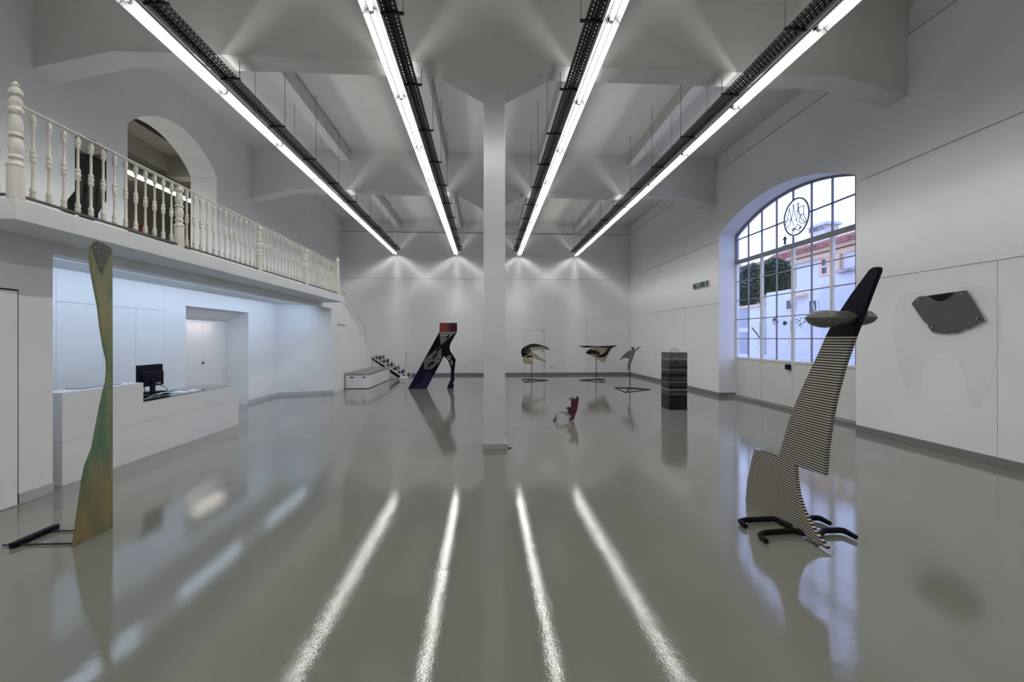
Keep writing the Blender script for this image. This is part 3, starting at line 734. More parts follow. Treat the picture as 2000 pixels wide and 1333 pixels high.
# 2 striped board with black fin at the right
SX = 2.78; ST = .034
sb = empty('striped_bird_board', (SX, 4.1, 0), 'tall black and cream striped board with black fin and claw feet at the right', 'sculpture')
lowp = [(1667, 657), (1659, 680), (1646, 718), (1632, 770), (1622, 819), (1613.6, 878), (1610, 930), (1552, 909), (1554, 939), (1558, 965), (1568, 996.5), (1580, 1021), (1594, 1044), (1619, 1077.5), (1505, 1010.5), (1456, 981), (1459.5, 939), (1466.5, 904), (1473.5, 876.6), (1519, 894), (1525, 878), (1541, 821), (1557, 779), (1584, 720), (1603, 680), (1612.6, 657)]
finp = [(1612.6, 657), (1624, 636), (1641.5, 606), (1662.5, 574.5), (1683.5, 546.5), (1697, 528), (1704, 523), (1711, 521.5), (1715, 524), (1715, 530), (1700, 569), (1685.6, 608), (1667, 657)]
def stripes():
    m = bpy.data.materials.new('striped_print'); m.use_nodes = True; nt = m.node_tree; b = nt.nodes['Principled BSDF']
    b.inputs['Roughness'].default_value = .5
    tc = nt.nodes.new('ShaderNodeTexCoord'); s = nt.nodes.new('ShaderNodeSeparateXYZ'); nt.links.new(tc.outputs['Object'], s.inputs[0])
    d = nt.nodes.new('ShaderNodeMath'); d.operation = 'DIVIDE'; d.inputs[1].default_value = .0222; nt.links.new(s.outputs['Z'], d.inputs[0])
    f = nt.nodes.new('ShaderNodeMath'); f.operation = 'FRACT'; nt.links.new(d.outputs[0], f.inputs[0])
    r = nt.nodes.new('ShaderNodeValToRGB'); r.color_ramp.interpolation = 'CONSTANT'
    r.color_ramp.elements[0].color = (.44, .40, .35, 1); r.color_ramp.elements[1].position = .56; r.color_ramp.elements[1].color = (.002, .002, .002, 1)
    nt.links.new(f.outputs[0], r.inputs[0]); nt.links.new(r.outputs[0], b.inputs['Base Color'])
    b.inputs['Specular IOR Level'].default_value = .12
    return m
q = [onX(x, y, SX) for x, y in lowp]
for p in q: p.z = max(p.z, .002)
MB().prism([(SX, p.y, p.z) for p in q], (ST, 0, 0)).build('striped_board', stripes(), sb)
MB().prism([onX(x, y, SX) for x, y in finp], (ST, 0, 0)).build('fin', M['black'], sb)
# claw feet: padded bent tubes clipped to the board
def claw(pl, r=.025):
    return MB().tube([tuple(p) for p in pl], [r * .8] + [r] * (len(pl) - 2) + [r * .8], 10)
def fl(x, y, z=.03): return onZ(x, y, z)
f1 = [fl(1457, 1028), fl(1449, 1023), fl(1446, 1019, .035), fl(1455, 1016.5, .035), fl(1508, 1014, .035), fl(1518, 1016, .035), fl(1545, 1030, .035), fl(1562, 1022, .035), fl(1575, 1013, .035), fl(1596, 1012, .035), fl(1604, 1014, .035), fl(1621, 1023)]
f2 = [fl(1497, 1058), fl(1488, 1050), fl(1485, 1045, .035), fl(1495, 1041.5, .035), fl(1550, 1037, .035), fl(1560, 1039, .035), fl(1592, 1052, .035), fl(1585, 1043, .035), fl(1592, 1037, .035), fl(1640, 1036, .035), fl(1650, 1038, .035), fl(1672, 1050)]
f2 = f2[:7] + [fl(1600, 1044, .035)] + [fl(1610, 1037, .035)] + f2[9:]
claw(f1).build('claw', M['rubber'], sb, smooth=True); claw(f2).build('claw', M['rubber'], sb, smooth=True)
for x0_, y0_, x1_, y1_ in ((1530, 1026, 1553, 1036), (1574, 1052, 1600, 1062)):
    a, b = onX(x0_, y0_, SX - .006), onX(x1_, y1_, SX - .006)
    MB().prism([(SX, a.y, a.z - .012), (SX, b.y, b.z - .012), (SX, b.y, b.z + .012), (SX, a.y, a.z + .012)], (-.008, 0, 0)).build('clip_plate', M['steel'], sb)
# inflated pillow through the fin
pc = onX(1655, 621, SX)
pl = empty('inflated_pillow', tuple(pc), 'grey inflated foil pillow with pointed ends pushed through the black fin', 'pillow')
L0 = onY(1574, 622, pc.y).x; L1 = onY(1711, 621, pc.y).x
prof = [(0, .002), (.03, .020), (.07, .040), (.12, .062), (.18, .078), (.26, .086), (.36, .078), (.48, .066), (.60, .060), (.70, .070), (.78, .076), (.85, .066), (.91, .046), (.96, .022), (1, .002)]
i_pts = []
mb = MB(); nseg = 24; base = len(mb.v)
rng = random.Random(3)
sm = []
for k in range(len(prof) - 1):
    for s_ in range(3):
        t = s_ / 3; a, b = prof[k], prof[k + 1]
        sm.append((a[0] + (b[0] - a[0]) * t, a[1] + (b[1] - a[1]) * t))
sm.append(prof[-1])
for (u, r) in sm:
    x = L0 + (L1 - L0) * u
    for j in range(nseg):
        t = 2 * math.pi * j / nseg
        seam = .12 * r if j % (nseg // 2) == 0 else 0
        wr_ = 1 + .05 * math.sin(u * 60 + j) * (1 if abs(math.sin(t)) < .5 else .2)
        zz = pc.z - (.010 if u < .5 else 0) * math.sin(u * 2 * math.pi)
        mb.v.append((x, pc.y + math.cos(t) * (r * 1.5 + seam) * wr_, zz + math.sin(t) * r * .80 * wr_))
for k in range(len(sm) - 1):
    for j in range(nseg):
        j2 = (j + 1) % nseg
        mb.f.append((k*nseg + j, k*nseg + j2, (k+1)*nseg + j2, (k+1)*nseg + j))
M['smoke_rim'] = mat('grey_rim', (.25, .25, .25), .5, noise=.1)  # paler grey than the black fin, for the edge of the slot
M['foil'] = mat('grey_foil', (.15, .15, .135), .3, metal=.25, noise=.1, nscale=6, bump=.25, bscale=25)
mb.build('foil_body', M['foil'], pl, smooth=True)
mb = MB()
for k in range(18):
    u0 = .01 + k * .02; x = L0 + (L1 - L0) * u0
    r = .004 + .082 * min(1, u0 / .16) * 1.5
    mb.box(x, x + .007, pc.y - r - .012, pc.y - r + .004, pc.z - .012 + .004 * (k % 2), pc.z - .003 + .004 * (k % 2))
mb.build('seam_crimp', M['foil'], pl)
yr, zr_ = onX(1658, 621, SX).y, pc.z
MB().tube([(SX - .002, onX(1640, 609, SX).y, pc.z + .05), (SX - .002, onX(1655, 609, SX).y, pc.z + .052), (SX - .002, onX(1663, 615, SX).y, pc.z + .028), (SX - .002, onX(1664, 622, SX).y, pc.z), (SX - .002, onX(1661, 629, SX).y, pc.z - .028), (SX - .002, onX(1652, 633, SX).y, pc.z - .045)], .003, 5).build('slot_rim', M['smoke_rim'], sb, smooth=True)
MB().tube([(L0 + (L1-L0) * .16 + .03, pc.y - .132, pc.z), (L0 + (L1-L0) * .3, pc.y - .128, pc.z + .002), (L0 + (L1-L0) * .45, pc.y - .112, pc.z + .002), (L0 + (L1-L0) * .62, pc.y - .102, pc.z)], .004, 6).build('seam', M['foil'], pl, smooth=True)

# 3 dark cut-out leg between stairs and column
HY = 16.05
def c8(x, y): return (790 + x / 8.887, 620 + y / 8.887)
def pl8(L): return [onY(*c8(x, y), HY) for x, y in L]
hl = empty('cutout_leg_panel', (-1.9, HY, 0), 'dark blue and black cut-out leaning leg panel with red head, left of the column', 'sculpture')
body = [(608, 250), (912, 250), (860, 345), (800, 455), (785, 500), (785, 545), (795, 590), (830, 640), (890, 735), (872, 880), (862, 1010), (870, 1090), (845, 1140), (858, 1180), (850, 1244), (735, 1244), (760, 1170), (800, 1080), (805, 960), (803, 880), (755, 750), (685, 675), (385, 1246), (62, 1246)]
sl = [(265, 610, 888), (292, 608, 860), (321, 610, 755), (321, 775, 825), (350, 615, 725), (350, 765, 790), (378, 615, 758), (407, 620, 725), (436, 625, 692), (464, 627, 657), (522, 588, 606), (550, 555, 572), (550, 622, 640), (579, 525, 550), (579, 596, 638), (607, 490, 550), (607, 567, 642), (636, 455, 545), (636, 570, 645), (664, 420, 510), (664, 567, 648), (692, 388, 488), (692, 533, 650), (721, 355, 490), (721, 500, 650), (750, 345, 620), (778, 335, 467), (778, 515, 612), (806, 335, 430), (806, 500, 580), (835, 335, 410), (835, 458, 547), (865, 338, 410), (865, 428, 512), (893, 340, 405), (893, 415, 478)]
holes = [[(a, y - 4), (b, y - 4), (b - 3, y + 4), (a, y + 4)] for y, a, b in sl]
holes += [[(732, 684), (744, 684), (780, 748), (768, 748)], [(758, 672), (770, 672), (804, 735), (792, 735)], [(783, 660), (795, 660), (812, 692), (800, 692)], [(783, 770), (795, 770), (835, 835), (823, 835)], [(806, 745), (818, 745), (844, 795), (832, 795)]]
M['legprint'] = ramp_mat('blue_black_print', 'Z', [(0, (.008, .009, .034)), (.35, (.007, .008, .03)), (.75, (.004, .004, .012)), (1.1, (.002, .002, .004)), (2.4, (.002, .002, .003))], .35)
bq = pl8(body)
for p in bq: p.z = max(p.z, .002)
MB().prism(bq, (0, .03, 0), [pl8(h) for h in holes]).build('leg_panel', M['legprint'], hl)
# printed concentric lines on the foot
mb = MB()
for k in range(9):
    o_ = k * 13
    pa = [(110 + o_ * 1.55, 1235 - o_), (375 - o_ * .55, 1235 - o_)]
    mb.tube([onY(*c8(*p), HY - .003) for p in pa], .0035, 4)
    pb = [(375 - o_ * .75, 1232 - o_), (500 - o_ * .9, 1010 - o_ * .75)]
    mb.tube([onY(*c8(*p), HY - .003) for p in pb], .0035, 4)
mb.build('printed_lines', mat('pale_blue_ink', (.05, .06, .17), .4), hl)
MB().prism(pl8([(608, 98), (912, 98), (912, 249), (608, 249)]), (0, .03, 0)).build('head_panel', ramp_mat('red_print', 'X', [(.30, (.22, .045, .03)), (.55, (.15, .035, .03)), (.72, (.03, .012, .016)), (.95, (.05, .015, .015))], .35), hl)

# 4 bird heads on thin iron stands
def stand(root, c, ends, top, cat_=None):
    C = onZ(c[0], c[1], .012); E = [onZ(a, b, .012) for a, b in ends]
    for i in range(3):
        MB().tube([E[i], E[(i + 1) % 3]], .011, 6).build('base_bar', M['black'], root)
        MB().tube([C, E[i]], .011, 6).build('base_bar', M['black'], root)
    T = onY(c[0], top, C.y)
    MB().tube([C, (C.x, C.y, T.z)], .014, 8).build('post', M['black'], root)
    return C
def plates(root, C, sets, org, sc_):
    for nm, m_, dy, thick, P in sets:
        pp = [onY(org[0] + x / sc_, org[1] + y / sc_, C.y) for x, y in P]
        MB().prism([(p.x, p.y + dy, p.z) for p in pp], (0, thick, 0)).build(nm, m_, root)
C = onZ(1038.2, 741, .012)
b1 = empty('toucan_head', (C.x, C.y, 0), 'toucan-like plywood head with black crest and open beak on an iron stand, nearest the column', 'sculpture', 'plywood bird heads on iron stands')
C = stand(b1, (1038.2, 741), [(1019.3, 741), (1069.9, 743.1), (1025.6, 747)], 692)
plates(b1, C, [
 ('crest', M['gloss_black'], -.03, .02, [(930, 315), (870, 270), (800, 230), (650, 180), (520, 155), (400, 170), (280, 225), (190, 290), (165, 370), (180, 450), (215, 525), (260, 490), (330, 440), (420, 370), (430, 330), (370, 270), (480, 235), (740, 230), (850, 290)]),
 ('upper_beak', M['tan'], -.012, .02, [(370, 262), (480, 236), (740, 230), (860, 285), (925, 316), (780, 320), (600, 320), (440, 335)]),
 ('lower_beak', M['tan'], .0, .02, [(440, 350), (560, 430), (700, 540), (808, 600), (812, 625), (790, 635), (650, 590), (460, 520), (400, 470), (330, 500), (240, 525), (330, 440), (420, 372)]),
 ('throat', M['gloss_black'], -.006, .006, [(270, 525), (330, 475), (400, 465), (460, 490), (440, 515), (350, 520)]),
 ('collar', M['tan'], -.04, .02, [(230, 528), (390, 528), (415, 575), (450, 615), (530, 697), (380, 688), (280, 688), (230, 650), (207, 600), (210, 555)])], (1005, 660), 13.33)
mb = MB()
for a, b in (((300, 400), (370, 300)), ((320, 410), (385, 330)), ((340, 412), (398, 345)), ((250, 380), (320, 250)), ((430, 215), (470, 195)), ((500, 205), (540, 190)), ((380, 215), (400, 205)), ((590, 215), (630, 205))):
    mb.tube([onY(1005 + a[0] / 13.33, 660 + a[1] / 13.33, C.y - .032), onY(1005 + b[0] / 13.33, 660 + b[1] / 13.33, C.y - .032)], .008, 4)
mb.build('scratched_feathers', M['tan'], b1)
MB().blob(tuple(onY(1005 + 740 / 13.33, 660 + 268 / 13.33, C.y - .013)), .05, .004, .012, 8, 6).build('eye', M['black'], b1)
C = onZ(1164.4, 740.4, .012)
b2 = empty('hammerhead_bird', (C.x, C.y, 0), 'flat-topped plywood bird head with black swirls on an iron stand, middle of the three', 'sculpture', 'plywood bird heads on iron stands')
C = stand(b2, (1164.4, 740.4), [(1132, 742.8), (1182.6, 741.1), (1180, 747)], 698)
plates(b2, C, [
 ('face_board', M['tan'], 0, .02, [(110, 190), (300, 183), (550, 193), (880, 182), (985, 180), (900, 220), (830, 290), (770, 420), (720, 540), (700, 560), (675, 565), (620, 540), (500, 470), (390, 400), (282, 345), (300, 310), (390, 252), (400, 240), (240, 225)]),
 ('top_blade', M['gloss_black'], -.02, .02, [(105, 188), (330, 180), (550, 193), (880, 178), (950, 172), (990, 185), (890, 218), (800, 216), (640, 222), (520, 205), (400, 200), (240, 222)]),
 ('crescent', M['gloss_black'], -.02, .018, [(800, 215), (880, 212), (825, 270), (775, 370), (710, 435), (620, 448), (560, 435), (500, 395), (620, 392), (690, 350), (750, 280)]),
 ('lens', M['gloss_black'], -.02, .018, [(275, 345), (310, 300), (395, 250), (410, 280), (480, 275), (560, 300), (612, 360), (570, 385), (450, 368), (330, 376)])], (1120, 660), 11.59)
mb = MB()
for a, b in (((640, 340), (640, 300)), ((690, 230), (720, 270)), ((740, 220), (760, 250)), ((430, 215), (600, 260)), ((450, 235), (620, 290)), ((660, 300), (740, 240)), ((400, 400), (470, 430)), ((450, 375), (500, 440))):
    mb.tube([onY(1120 + a[0] / 11.59, 660 + a[1] / 11.59, C.y - .002), onY(1120 + b[0] / 11.59, 660 + b[1] / 11.59, C.y - .002)], .008, 4)
mb.build('engraved_lines', M['black'], b2)
C = onZ(1230.4, 757.7, .012)
b3 = empty('edge_on_bird', (C.x, C.y, 0), 'grey plywood bird seen edge-on, with crossed wings on an iron stand, rightmost of the three', 'sculpture', 'plywood bird heads on iron stands')
C = stand(b3, (1230.4, 757.7), [(1201, 757.5), (1270, 760.5), (1222, 766.6)], 690)
plates(b3, C, [
 ('wing', M['grey_ply'], -.06, .02, [(1040, 500), (1100, 420), (1180, 340), (1240, 300), (1310, 280), (1300, 380), (1250, 472), (1180, 462), (1115, 462), (1055, 510)]),
 ('blade', M['grey_ply'], -.03, .02, [(1500, 212), (1470, 250), (1405, 295), (1360, 400), (1330, 500), (1290, 600), (1240, 750), (1225, 745), (1218, 680), (1240, 560), (1275, 400), (1320, 330), (1400, 262), (1485, 205)]),
 ('crest', M['grey_ply'], .0, .02, [(1315, 290), (1315, 215), (1345, 200), (1375, 225), (1395, 285), (1345, 335)]),
 ('edge_line', M['tan'], -.034, .004, [(1285, 360), (1300, 350), (1300, 450), (1285, 470)])], (1120, 660), 11.59)

# 5 small crimson claw on the floor
CYc = onZ(1116, 822, 0).y
rc = empty('crimson_claw', tuple(onZ(1110, 820, 0)), 'small crimson claw-shaped figure with pale tube legs on the floor right of the column', 'sculpture')
cl_ = [(800, 1095), (830, 1000), (880, 900), (700, 780), (770, 740), (755, 680), (670, 635), (730, 590), (800, 572), (870, 612), (868, 400), (850, 300), (770, 295), (840, 248), (900, 275), (920, 345), (932, 270), (885, 215), (930, 205), (985, 275), (1058, 268), (1062, 225), (1018, 205), (1080, 185), (1125, 208), (1162, 255), (1140, 400), (1090, 700), (1030, 840), (990, 980), (970, 1060), (900, 1050), (860, 1085)]
pp = [onY(1070 + x / 19.04, 765 + y / 19.04, CYc) for x, y in cl_]
for p in pp: p.z = max(p.z, .003)
MB().prism(pp, (0, .05, 0)).build('claw_board', M['red'], rc, bevel=.004)
ppath = [(860, 930), (700, 860), (560, 795), (460, 765), (400, 770), (340, 810), (290, 880), (255, 960), (238, 1035)]
for k in range(3):
    pts_ = [onY(1070 + x / 19.04, 765 + y / 19.04, CYc) for x, y in ppath]
    zz = min(p.z for p in pts_)
    q = [(p.x + .035 * k, p.y + .13 * k + .0, p.z - zz + .024) for p in pts_]
    MB().tube(q, .018, 8).build('tube_leg', M['paleblue'], rc, smooth=True)
    MB().tube([q[-1], (q[-1][0] - .004, q[-1][1], .004)], .026, 8).build('foot_cap', M['black'], rc)

# 6 stacked black glass tower
tw = empty('layered_tower', (4.73, 11.21, 0), 'square tower of stacked black and smoky glass sheets, before the right wall', 'sculpture')
rng = random.Random(11); z = 0.0; k = 0
M['smoke'] = mat('smoky_sheet', (.06, .05, .04), .12, col2=(.012, .011, .010), nscale=9)
M['smoke2'] = mat('grey_sheet', (.16, .15, .13), .2, col2=(.03, .028, .025), nscale=12)
for nm_ in ('smoke', 'smoke2'):
    nt = M[nm_].node_tree; mp = nt.nodes.new('ShaderNodeMapping'); mp.inputs['Scale'].default_value = (.5, .5, 9)
    nt.links.new([q_ for q_ in nt.nodes if q_.type == 'TEX_COORD'][0].outputs['Object'], mp.inputs[0]); nt.links.new(mp.outputs[0], [q_ for q_ in nt.nodes if q_.type == 'TEX_NOISE'][0].inputs[0])
while z < 1.40:
    h = rng.choice((.03, .045, .06, .03, .035))
    if z > 1.20: m_ = M['smoke2']
    elif rng.random() < .45 and z > .3: m_ = M['smoke']
    elif rng.random() < .08: m_ = M['smoke2']
    else: m_ = M['gloss_black']
    h = min(h, 1.41 - z)
    jx = rng.uniform(-.004, .004)
    MB().box(4.5 + jx, 4.96 + jx, 10.96 - jx, 11.46 - jx, z, z + h - .003).build('sheet', m_, tw)
    if rng.random() < .16: MB().box(4.497, 4.963, 10.957, 11.463, z + h - .003, z + h + .001).build('bright_edge', M['white_pl'] if rng.random() < .5 else M['smoke2'], tw)
    else: MB().box(4.51, 4.95, 10.97, 11.45, z + h - .003, z + h).build('gap', M['black'], tw)
    z += h; k += 1
    if h < .005: break
mb = MB()
for k in range(4):
    r = .07 + .016 * k
    mb.tube([(4.68 + .01 * k + r * math.cos(t * math.pi / 12), 11.1 + .01 * k, 1.413 + r * math.sin(t * math.pi / 12) * .95) for t in range(13)], .005, 5)
tag(mb.build('wire_coil', M['paleblue'], smooth=True), 'coil of thin pale wire on top of the black sheet tower', 'wire')

# 7 wall piece of clear acrylic with dark grey shard
wp = empty('acrylic_wall_piece', (6.98, 5.2, 1.9), 'dark grey shard with black crescent behind a curved clear acrylic sheet on the right wall', 'wall art')
def w3(x, y): return (1650 + x / 5.714, 480 + y / 5.714)
gp = [(820, 572), (1355, 500), (1400, 570), (1565, 845), (1500, 852), (1375, 930), (1330, 915), (1300, 935), (1280, 965), (1230, 975), (1200, 968), (1120, 980), (975, 965), (935, 915), (925, 880), (880, 845), (840, 790), (745, 650), (775, 610)]
MB().prism([onX(*w3(x, y), 6.975) for x, y in gp], (.006, 0, 0)).build('grey_shard', M['artgrey'], wp)
MB().prism([onX(*w3(x, y), 6.971) for x, y in [(922, 568), (1245, 515), (1190, 575), (1120, 618), (1050, 630), (980, 605)]], (.004, 0, 0)).build('black_crescent', M['black'], wp)
for x, y in ((820, 603), (1302, 540), (1472, 808), (967, 915)):
    p = onX(*w3(x, y), 6.95)
    MB().tube([(6.95, p.y, p.z), (7.02, p.y, p.z)], .014, 10).build('standoff', M['steel'], wp, smooth=True)
oc = [w3(*p) for p in [(540, 900), (545, 780), (580, 660), (650, 560), (740, 520), (820, 530), (920, 568), (980, 605), (1050, 632), (1110, 620), (1180, 577), (1240, 522), (1320, 470), (1430, 445), (1540, 465), (1640, 530), (1700, 620), (1730, 750), (1735, 950)]]
oc += [(1954, 662), (1948, 698), (1935, 746), (1919, 779), (1910, 794), (1904, 797), (1896, 786), (1890, 760), (1887, 737), (1874, 707), (1856, 692), (1838, 689.5), (1820, 693), (1806, 707), (1800, 730), (1796, 761), (1791, 778), (1787, 781), (1777, 770), (1766, 746), (1752, 700)]
op = [onX(x, y, 6.96) for x, y in oc]
MB().prism(op, (.003, 0, 0)).build('acrylic_sheet', M['acrylic'], wp)
MB().tube([(p.x - .001, p.y, p.z) for p in op], .0016, 4, True).build('sheet_edge', mat('acrylic_edge', (.55, .55, .53), .3), wp)

# 8 glossy black shape on the balcony
bp_ = empty('boot_silhouette', (-4.50, 5.45, 3.04), 'glossy black boot-shaped panel standing on the balcony behind the balusters', 'sculpture')
bt = [(600, 465), (650, 458), (740, 497), (832, 562), (832, 970), (768, 1070), (768, 1120), (720, 1128), (625, 1108), (640, 1020), (592, 1076), (575, 1092), (482, 1042), (555, 945), (600, 890)]
def b1p(x, y, X=-4.50): return onX(x / 4, 150 + y / 4, X)
q = [b1p(x, y) for x, y in bt]
for p in q: p.z = max(p.z, 3.042)
MB().prism(q, (-.02, 0, 0)).build('panel', M['gloss_black'], bp_)
MB().prism([b1p(x, y, -4.498) for x, y in [(606, 472), (650, 466), (740, 505), (826, 570), (826, 592), (760, 606), (680, 606), (606, 595)]], (-.002, 0, 0)).build('painted_reflection', mat('brown_reflection', (.10, .085, .06), .25, noise=.2), bp_)  # brown patch paints a reflection onto the top of the black gloss

# ------------------------------------------------------------------ small wall things
es = empty('exit_sign', tuple(onX(1368, 556, 6.99)), 'green emergency exit sign lamp on the right wall beside the arched window', 'sign')
a = onX(1354, 562, 6.98); b = onX(1384, 551, 6.98); cz = onX(1368, 556.5, 6.98).z
sy0, sy1 = min(a.y, b.y), max(a.y, b.y)
hh = .085
MB().box(6.95, 7.02, sy0, sy1, cz - hh, cz + hh).build('body', M['sign_green'], es, bevel=.03)
MB().box(6.975, 7.02, sy0 - .02, sy1 + .02, cz - hh - .015, cz + hh + .015).build('back_plate', M['white_pl'], es, bevel=.03)
mb = MB(); L_ = sy1 - sy0
for u, w in ((.30, .5), (.40, .5), (.50, .6)):
    y = sy1 - L_ * u
    mb.tube([(6.945, y + .02, cz + hh * w), (6.945, y - .012, cz), (6.945, y + .012, cz - hh * w), (6.945, y - .02, cz - hh * (w + .1))], .008, 5)
y = sy1 - L_ * .88
mb.tube([(6.945, y + .06, cz + hh * .5), (6.945, y, cz + hh * .6), (6.945, y - .01, cz - hh * .3), (6.945, y + .04, cz - hh * .6), (6.945, y + .08, cz - hh * .2)], .010, 5)
mb.build('white_marks', M['white_pl'], es)
for k, (px, py) in enumerate(((907.5, 718), (914, 718), (1076.3, 716.3), (1082, 716.3))):
    p = onY(px, py, YB)
    s = empty('wall_socket', (p.x, YB, p.z), 'white wall socket, %s of the back wall pair %s the column' % ('left one' if k % 2 == 0 else 'right one', 'left of' if k < 2 else 'right of'), 'socket', 'back wall sockets')
    MB().box(p.x - .05, p.x + .05, YB - .012, YB, p.z - .045, p.z + .045).build('frame', M['white_pl'], s, bevel=.004)
    MB().tube([(p.x, YB - .016, p.z), (p.x, YB - .005, p.z)], .025, 10).build('inset', M['skirt'], s)
# low door in the back wall
a = onY(1024, 645, YB); b = onY(1062, 735, YB)
d = empty('door_8', ((a.x + b.x) / 2, YB, 0), kind='structure')
MB().box(a.x, b.x, YB - .008, YB, .12, a.z).build('leaf', M['panel'], d, bevel=.003)
MB().box(a.x - .016, a.x, YB - .006, YB, .12, a.z + .016).box(b.x, b.x + .016, YB - .006, YB, .12, a.z + .016).box(a.x, b.x, YB - .006, YB, a.z, a.z + .016).build('frame', M['skirt_l'], d)
MB().box(b.x - .16, b.x - .02, YB - .014, YB - .008, a.z - .06, a.z - .03).build('closer', M['skirt'], d)
p = onY(1060, 687, YB); MB().blob((p.x, YB - .03, p.z), .03, .03, .03, 8, 6).build('knob', M['black'], d)
MB().box(a.x + .3, p.x, YB - .012, YB - .006, p.z - .01, p.z + .004).build('slot', M['skirt_l'], d)
# small recessed slot handles on the right and left walls
p = onX(1250, 687, XR)
tag(MB().box(XR - .012, XR, p.y - .45, p.y + .45, p.z - .012, p.z + .012).build('slot_handle', M['skirt_l']), 'thin grey slot strip low on the right wall by the back corner', 'strip')
p = onX(668, 634.5, XL); 
tag(MB().box(XL, XL + .012, p.y - .45, p.y + .45, p.z - .022, p.z + .022).build('wall_strip', M['skirt_l']), 'thin grey strip on the left wall above the storage bench', 'strip')
tag(MB().box(.352, .40, 7.23, 7.26, 0, .018).build('door_wedge', M['black']), 'tiny black wedge on the floor at the right foot of the front column', 'wedge')

# ------------------------------------------------------------------ outside the window
struct(MB().box(7.66, 90, -20, 90, -.12, -.02).build('ground_outside', M['pave']))
def rect_on(X, x0, y0, x1, y1):
    return onX(x0, y0, X), onX(x1, y1, X)
# ochre trimmed main house
H = empty('ochre_house', (20, 25, 0), 'white house with ochre cornice and terracotta roof, right behind the gate panes', 'house')
yA = onX(1556, 600, 20).y; zE = 1.75 + .270 * 20
MB().box(20, 30, 12, yA, -.02, zE).build('wall', M['house_white'], H)
MB().box(19.75, 20.0, 12, yA + .25, zE - .62, zE - .38).box(19.55, 20.0, 12, yA + .45, zE - .3, zE).build('cornice', M['orange_trim'], H)
rf = MB(); rf.prism([(19.3, 12, zE), (25, 12, zE + 1.9), (31, 12, zE), (19.3, 12, zE - .12)], (0, yA + .6 - 12, 0)).build('roof', M['tile'], H)
mb = MB(); y = 12.0
while y < yA + .5: mb.tube([(19.25, y, zE + .02), (22.0, y, zE + .93)], .09, 6); y += .32
mb.build('roof_tiles', M['tile'], H, kind='stuff')
a, b = rect_on(20, 1601, 499, 1621, 540)
yy0, yy1 = sorted((onX(1601, 520, 20).y, onX(1623, 520, 20).y)); z1 = onX(1610, 500, 20).z; z0 = onX(1610, 539, 20).z
MB().prism(inplane(19.93, [(yy0, z0), (yy1, z0), (yy1, z1), (yy0, z1)]), (.1, 0, 0), [inplane(19.93, [(yy0 + .25, z0 + .12), (yy1 - .25, z0 + .12), (yy1 - .25, z1 - .22), (yy0 + .25, z1 - .22)])]).build('window_surround', M['orange_trim'], H)
MB().box(19.97, 20.02, yy0 + .25, yy1 - .25, z0 + .12, z1 - .22).build('window_glass', M['glass_dark'], H)
zm = (z0 + z1) / 2
MB().prism(inplane(19.94, [(yy0 + .3, zm - .1), (yy0 + .75, zm - .1), (yy0 + .75, zm + .8), (yy0 + .3, zm + .8)]), (.03, 0, 0), [inplane(19.94, [(yy0 + .36, zm), (yy0 + .69, zm), (yy0 + .69, zm + .72), (yy0 + .36, zm + .72)])]).build('sash', M['house_white'], H)
# pilaster near the right edge
y0 = onX(1668, 500, 19.9).y; y1 = onX(1650, 500, 19.9).y
zt = onX(1660, 524, 19.9).z
MB().box(19.8, 20, y0 + .9, y1 + .5, zt, zE - .62).build('pilaster', M['orange_trim'], H)
MB().box(19.7, 20, y0 - .3, y1 + .5, zt - .18, zt).build('string_course', M['stone'], H)
# chimney
ch = [onX(x, y, 23) for x, y in ((1582, 470), (1611, 470))]
zc0, zc1 = zE, onX(1596, 441, 23).z
cy0, cy1 = sorted((onX(1583, 450, 23).y, onX(1611, 450, 23).y))
MB().box(23, 24, cy0, cy1, zc0, zc1 - .1).build('chimney', M['house_white'], H)
MB().box(22.85, 24.15, cy0 - .18, cy1 + .18, zc1 - .1, zc1).box(22.95, 24.05, cy0 - .1, cy1 + .1, zc1 + .0, zc1 + .12).build('chimney_cap', M['pave'], H)
mb = MB(); k = 0; y = cy0 - .1
while y < cy1 + .1: mb.box(22.88, 22.98, y, y + .09, zc1 - .38, zc1 - .1); y += .2
mb.build('chimney_teeth', M['stone'], H)
tag(MB().tube([(19.85, onX(1590, 600, 19.85).y, onX(1604, 640, 19.85).z), (19.85, onX(1590, 600, 19.85).y, onX(1600, 556, 19.85).z)], .035, 6).build('drain_pipe', M['house_white']), 'thin pale pipe up the blank wall of the ochre house', 'pipe')
# old stone building left of it
S = empty('stone_building', (28, 36, 0), 'old stone building with tiled roof, between the tree and the ochre house', 'building')
sy0, sy1 = onX(1568, 500, 28).y, onX(1520, 500, 28).y
sz = onX(1545, 510, 28).z
MB().box(28, 34, sy0 - 3, sy1 + 3, -.02, sz).build('wall', M['stone'], S)
MB().prism([(27.5, sy0 - 4, sz), (31, sy0 - 4, sz + 1.8), (35, sy0 - 4, sz)], (0, sy1 - sy0 + 9, 0)).build('roof', M['tile'], S)
mb = MB(); y = sy0 - 4
while y < sy1 + 4: mb.tube([(27.45, y, sz + .02), (30.8, y, sz + 1.78)], .12, 5); y += .42
mb.build('roof_tiles', M['tile'], S, kind='stuff')
# left long roof
R2 = empty('far_roof_house', (34, 55, 0), 'far house with long sloping tiled roof behind the tree, at the left panes', 'house')
a = onX(1441, 530, 34); 
MB().box(34, 42, 44, 70, -.02, a.z - .6).build('wall', M['house_white'], R2)
MB().prism([(33.4, 43.5, a.z - .6), (38, 43.5, a.z + 1.6), (42.6, 43.5, a.z - .6)], (0, 27, 0)).build('roof', M['tile'], R2)
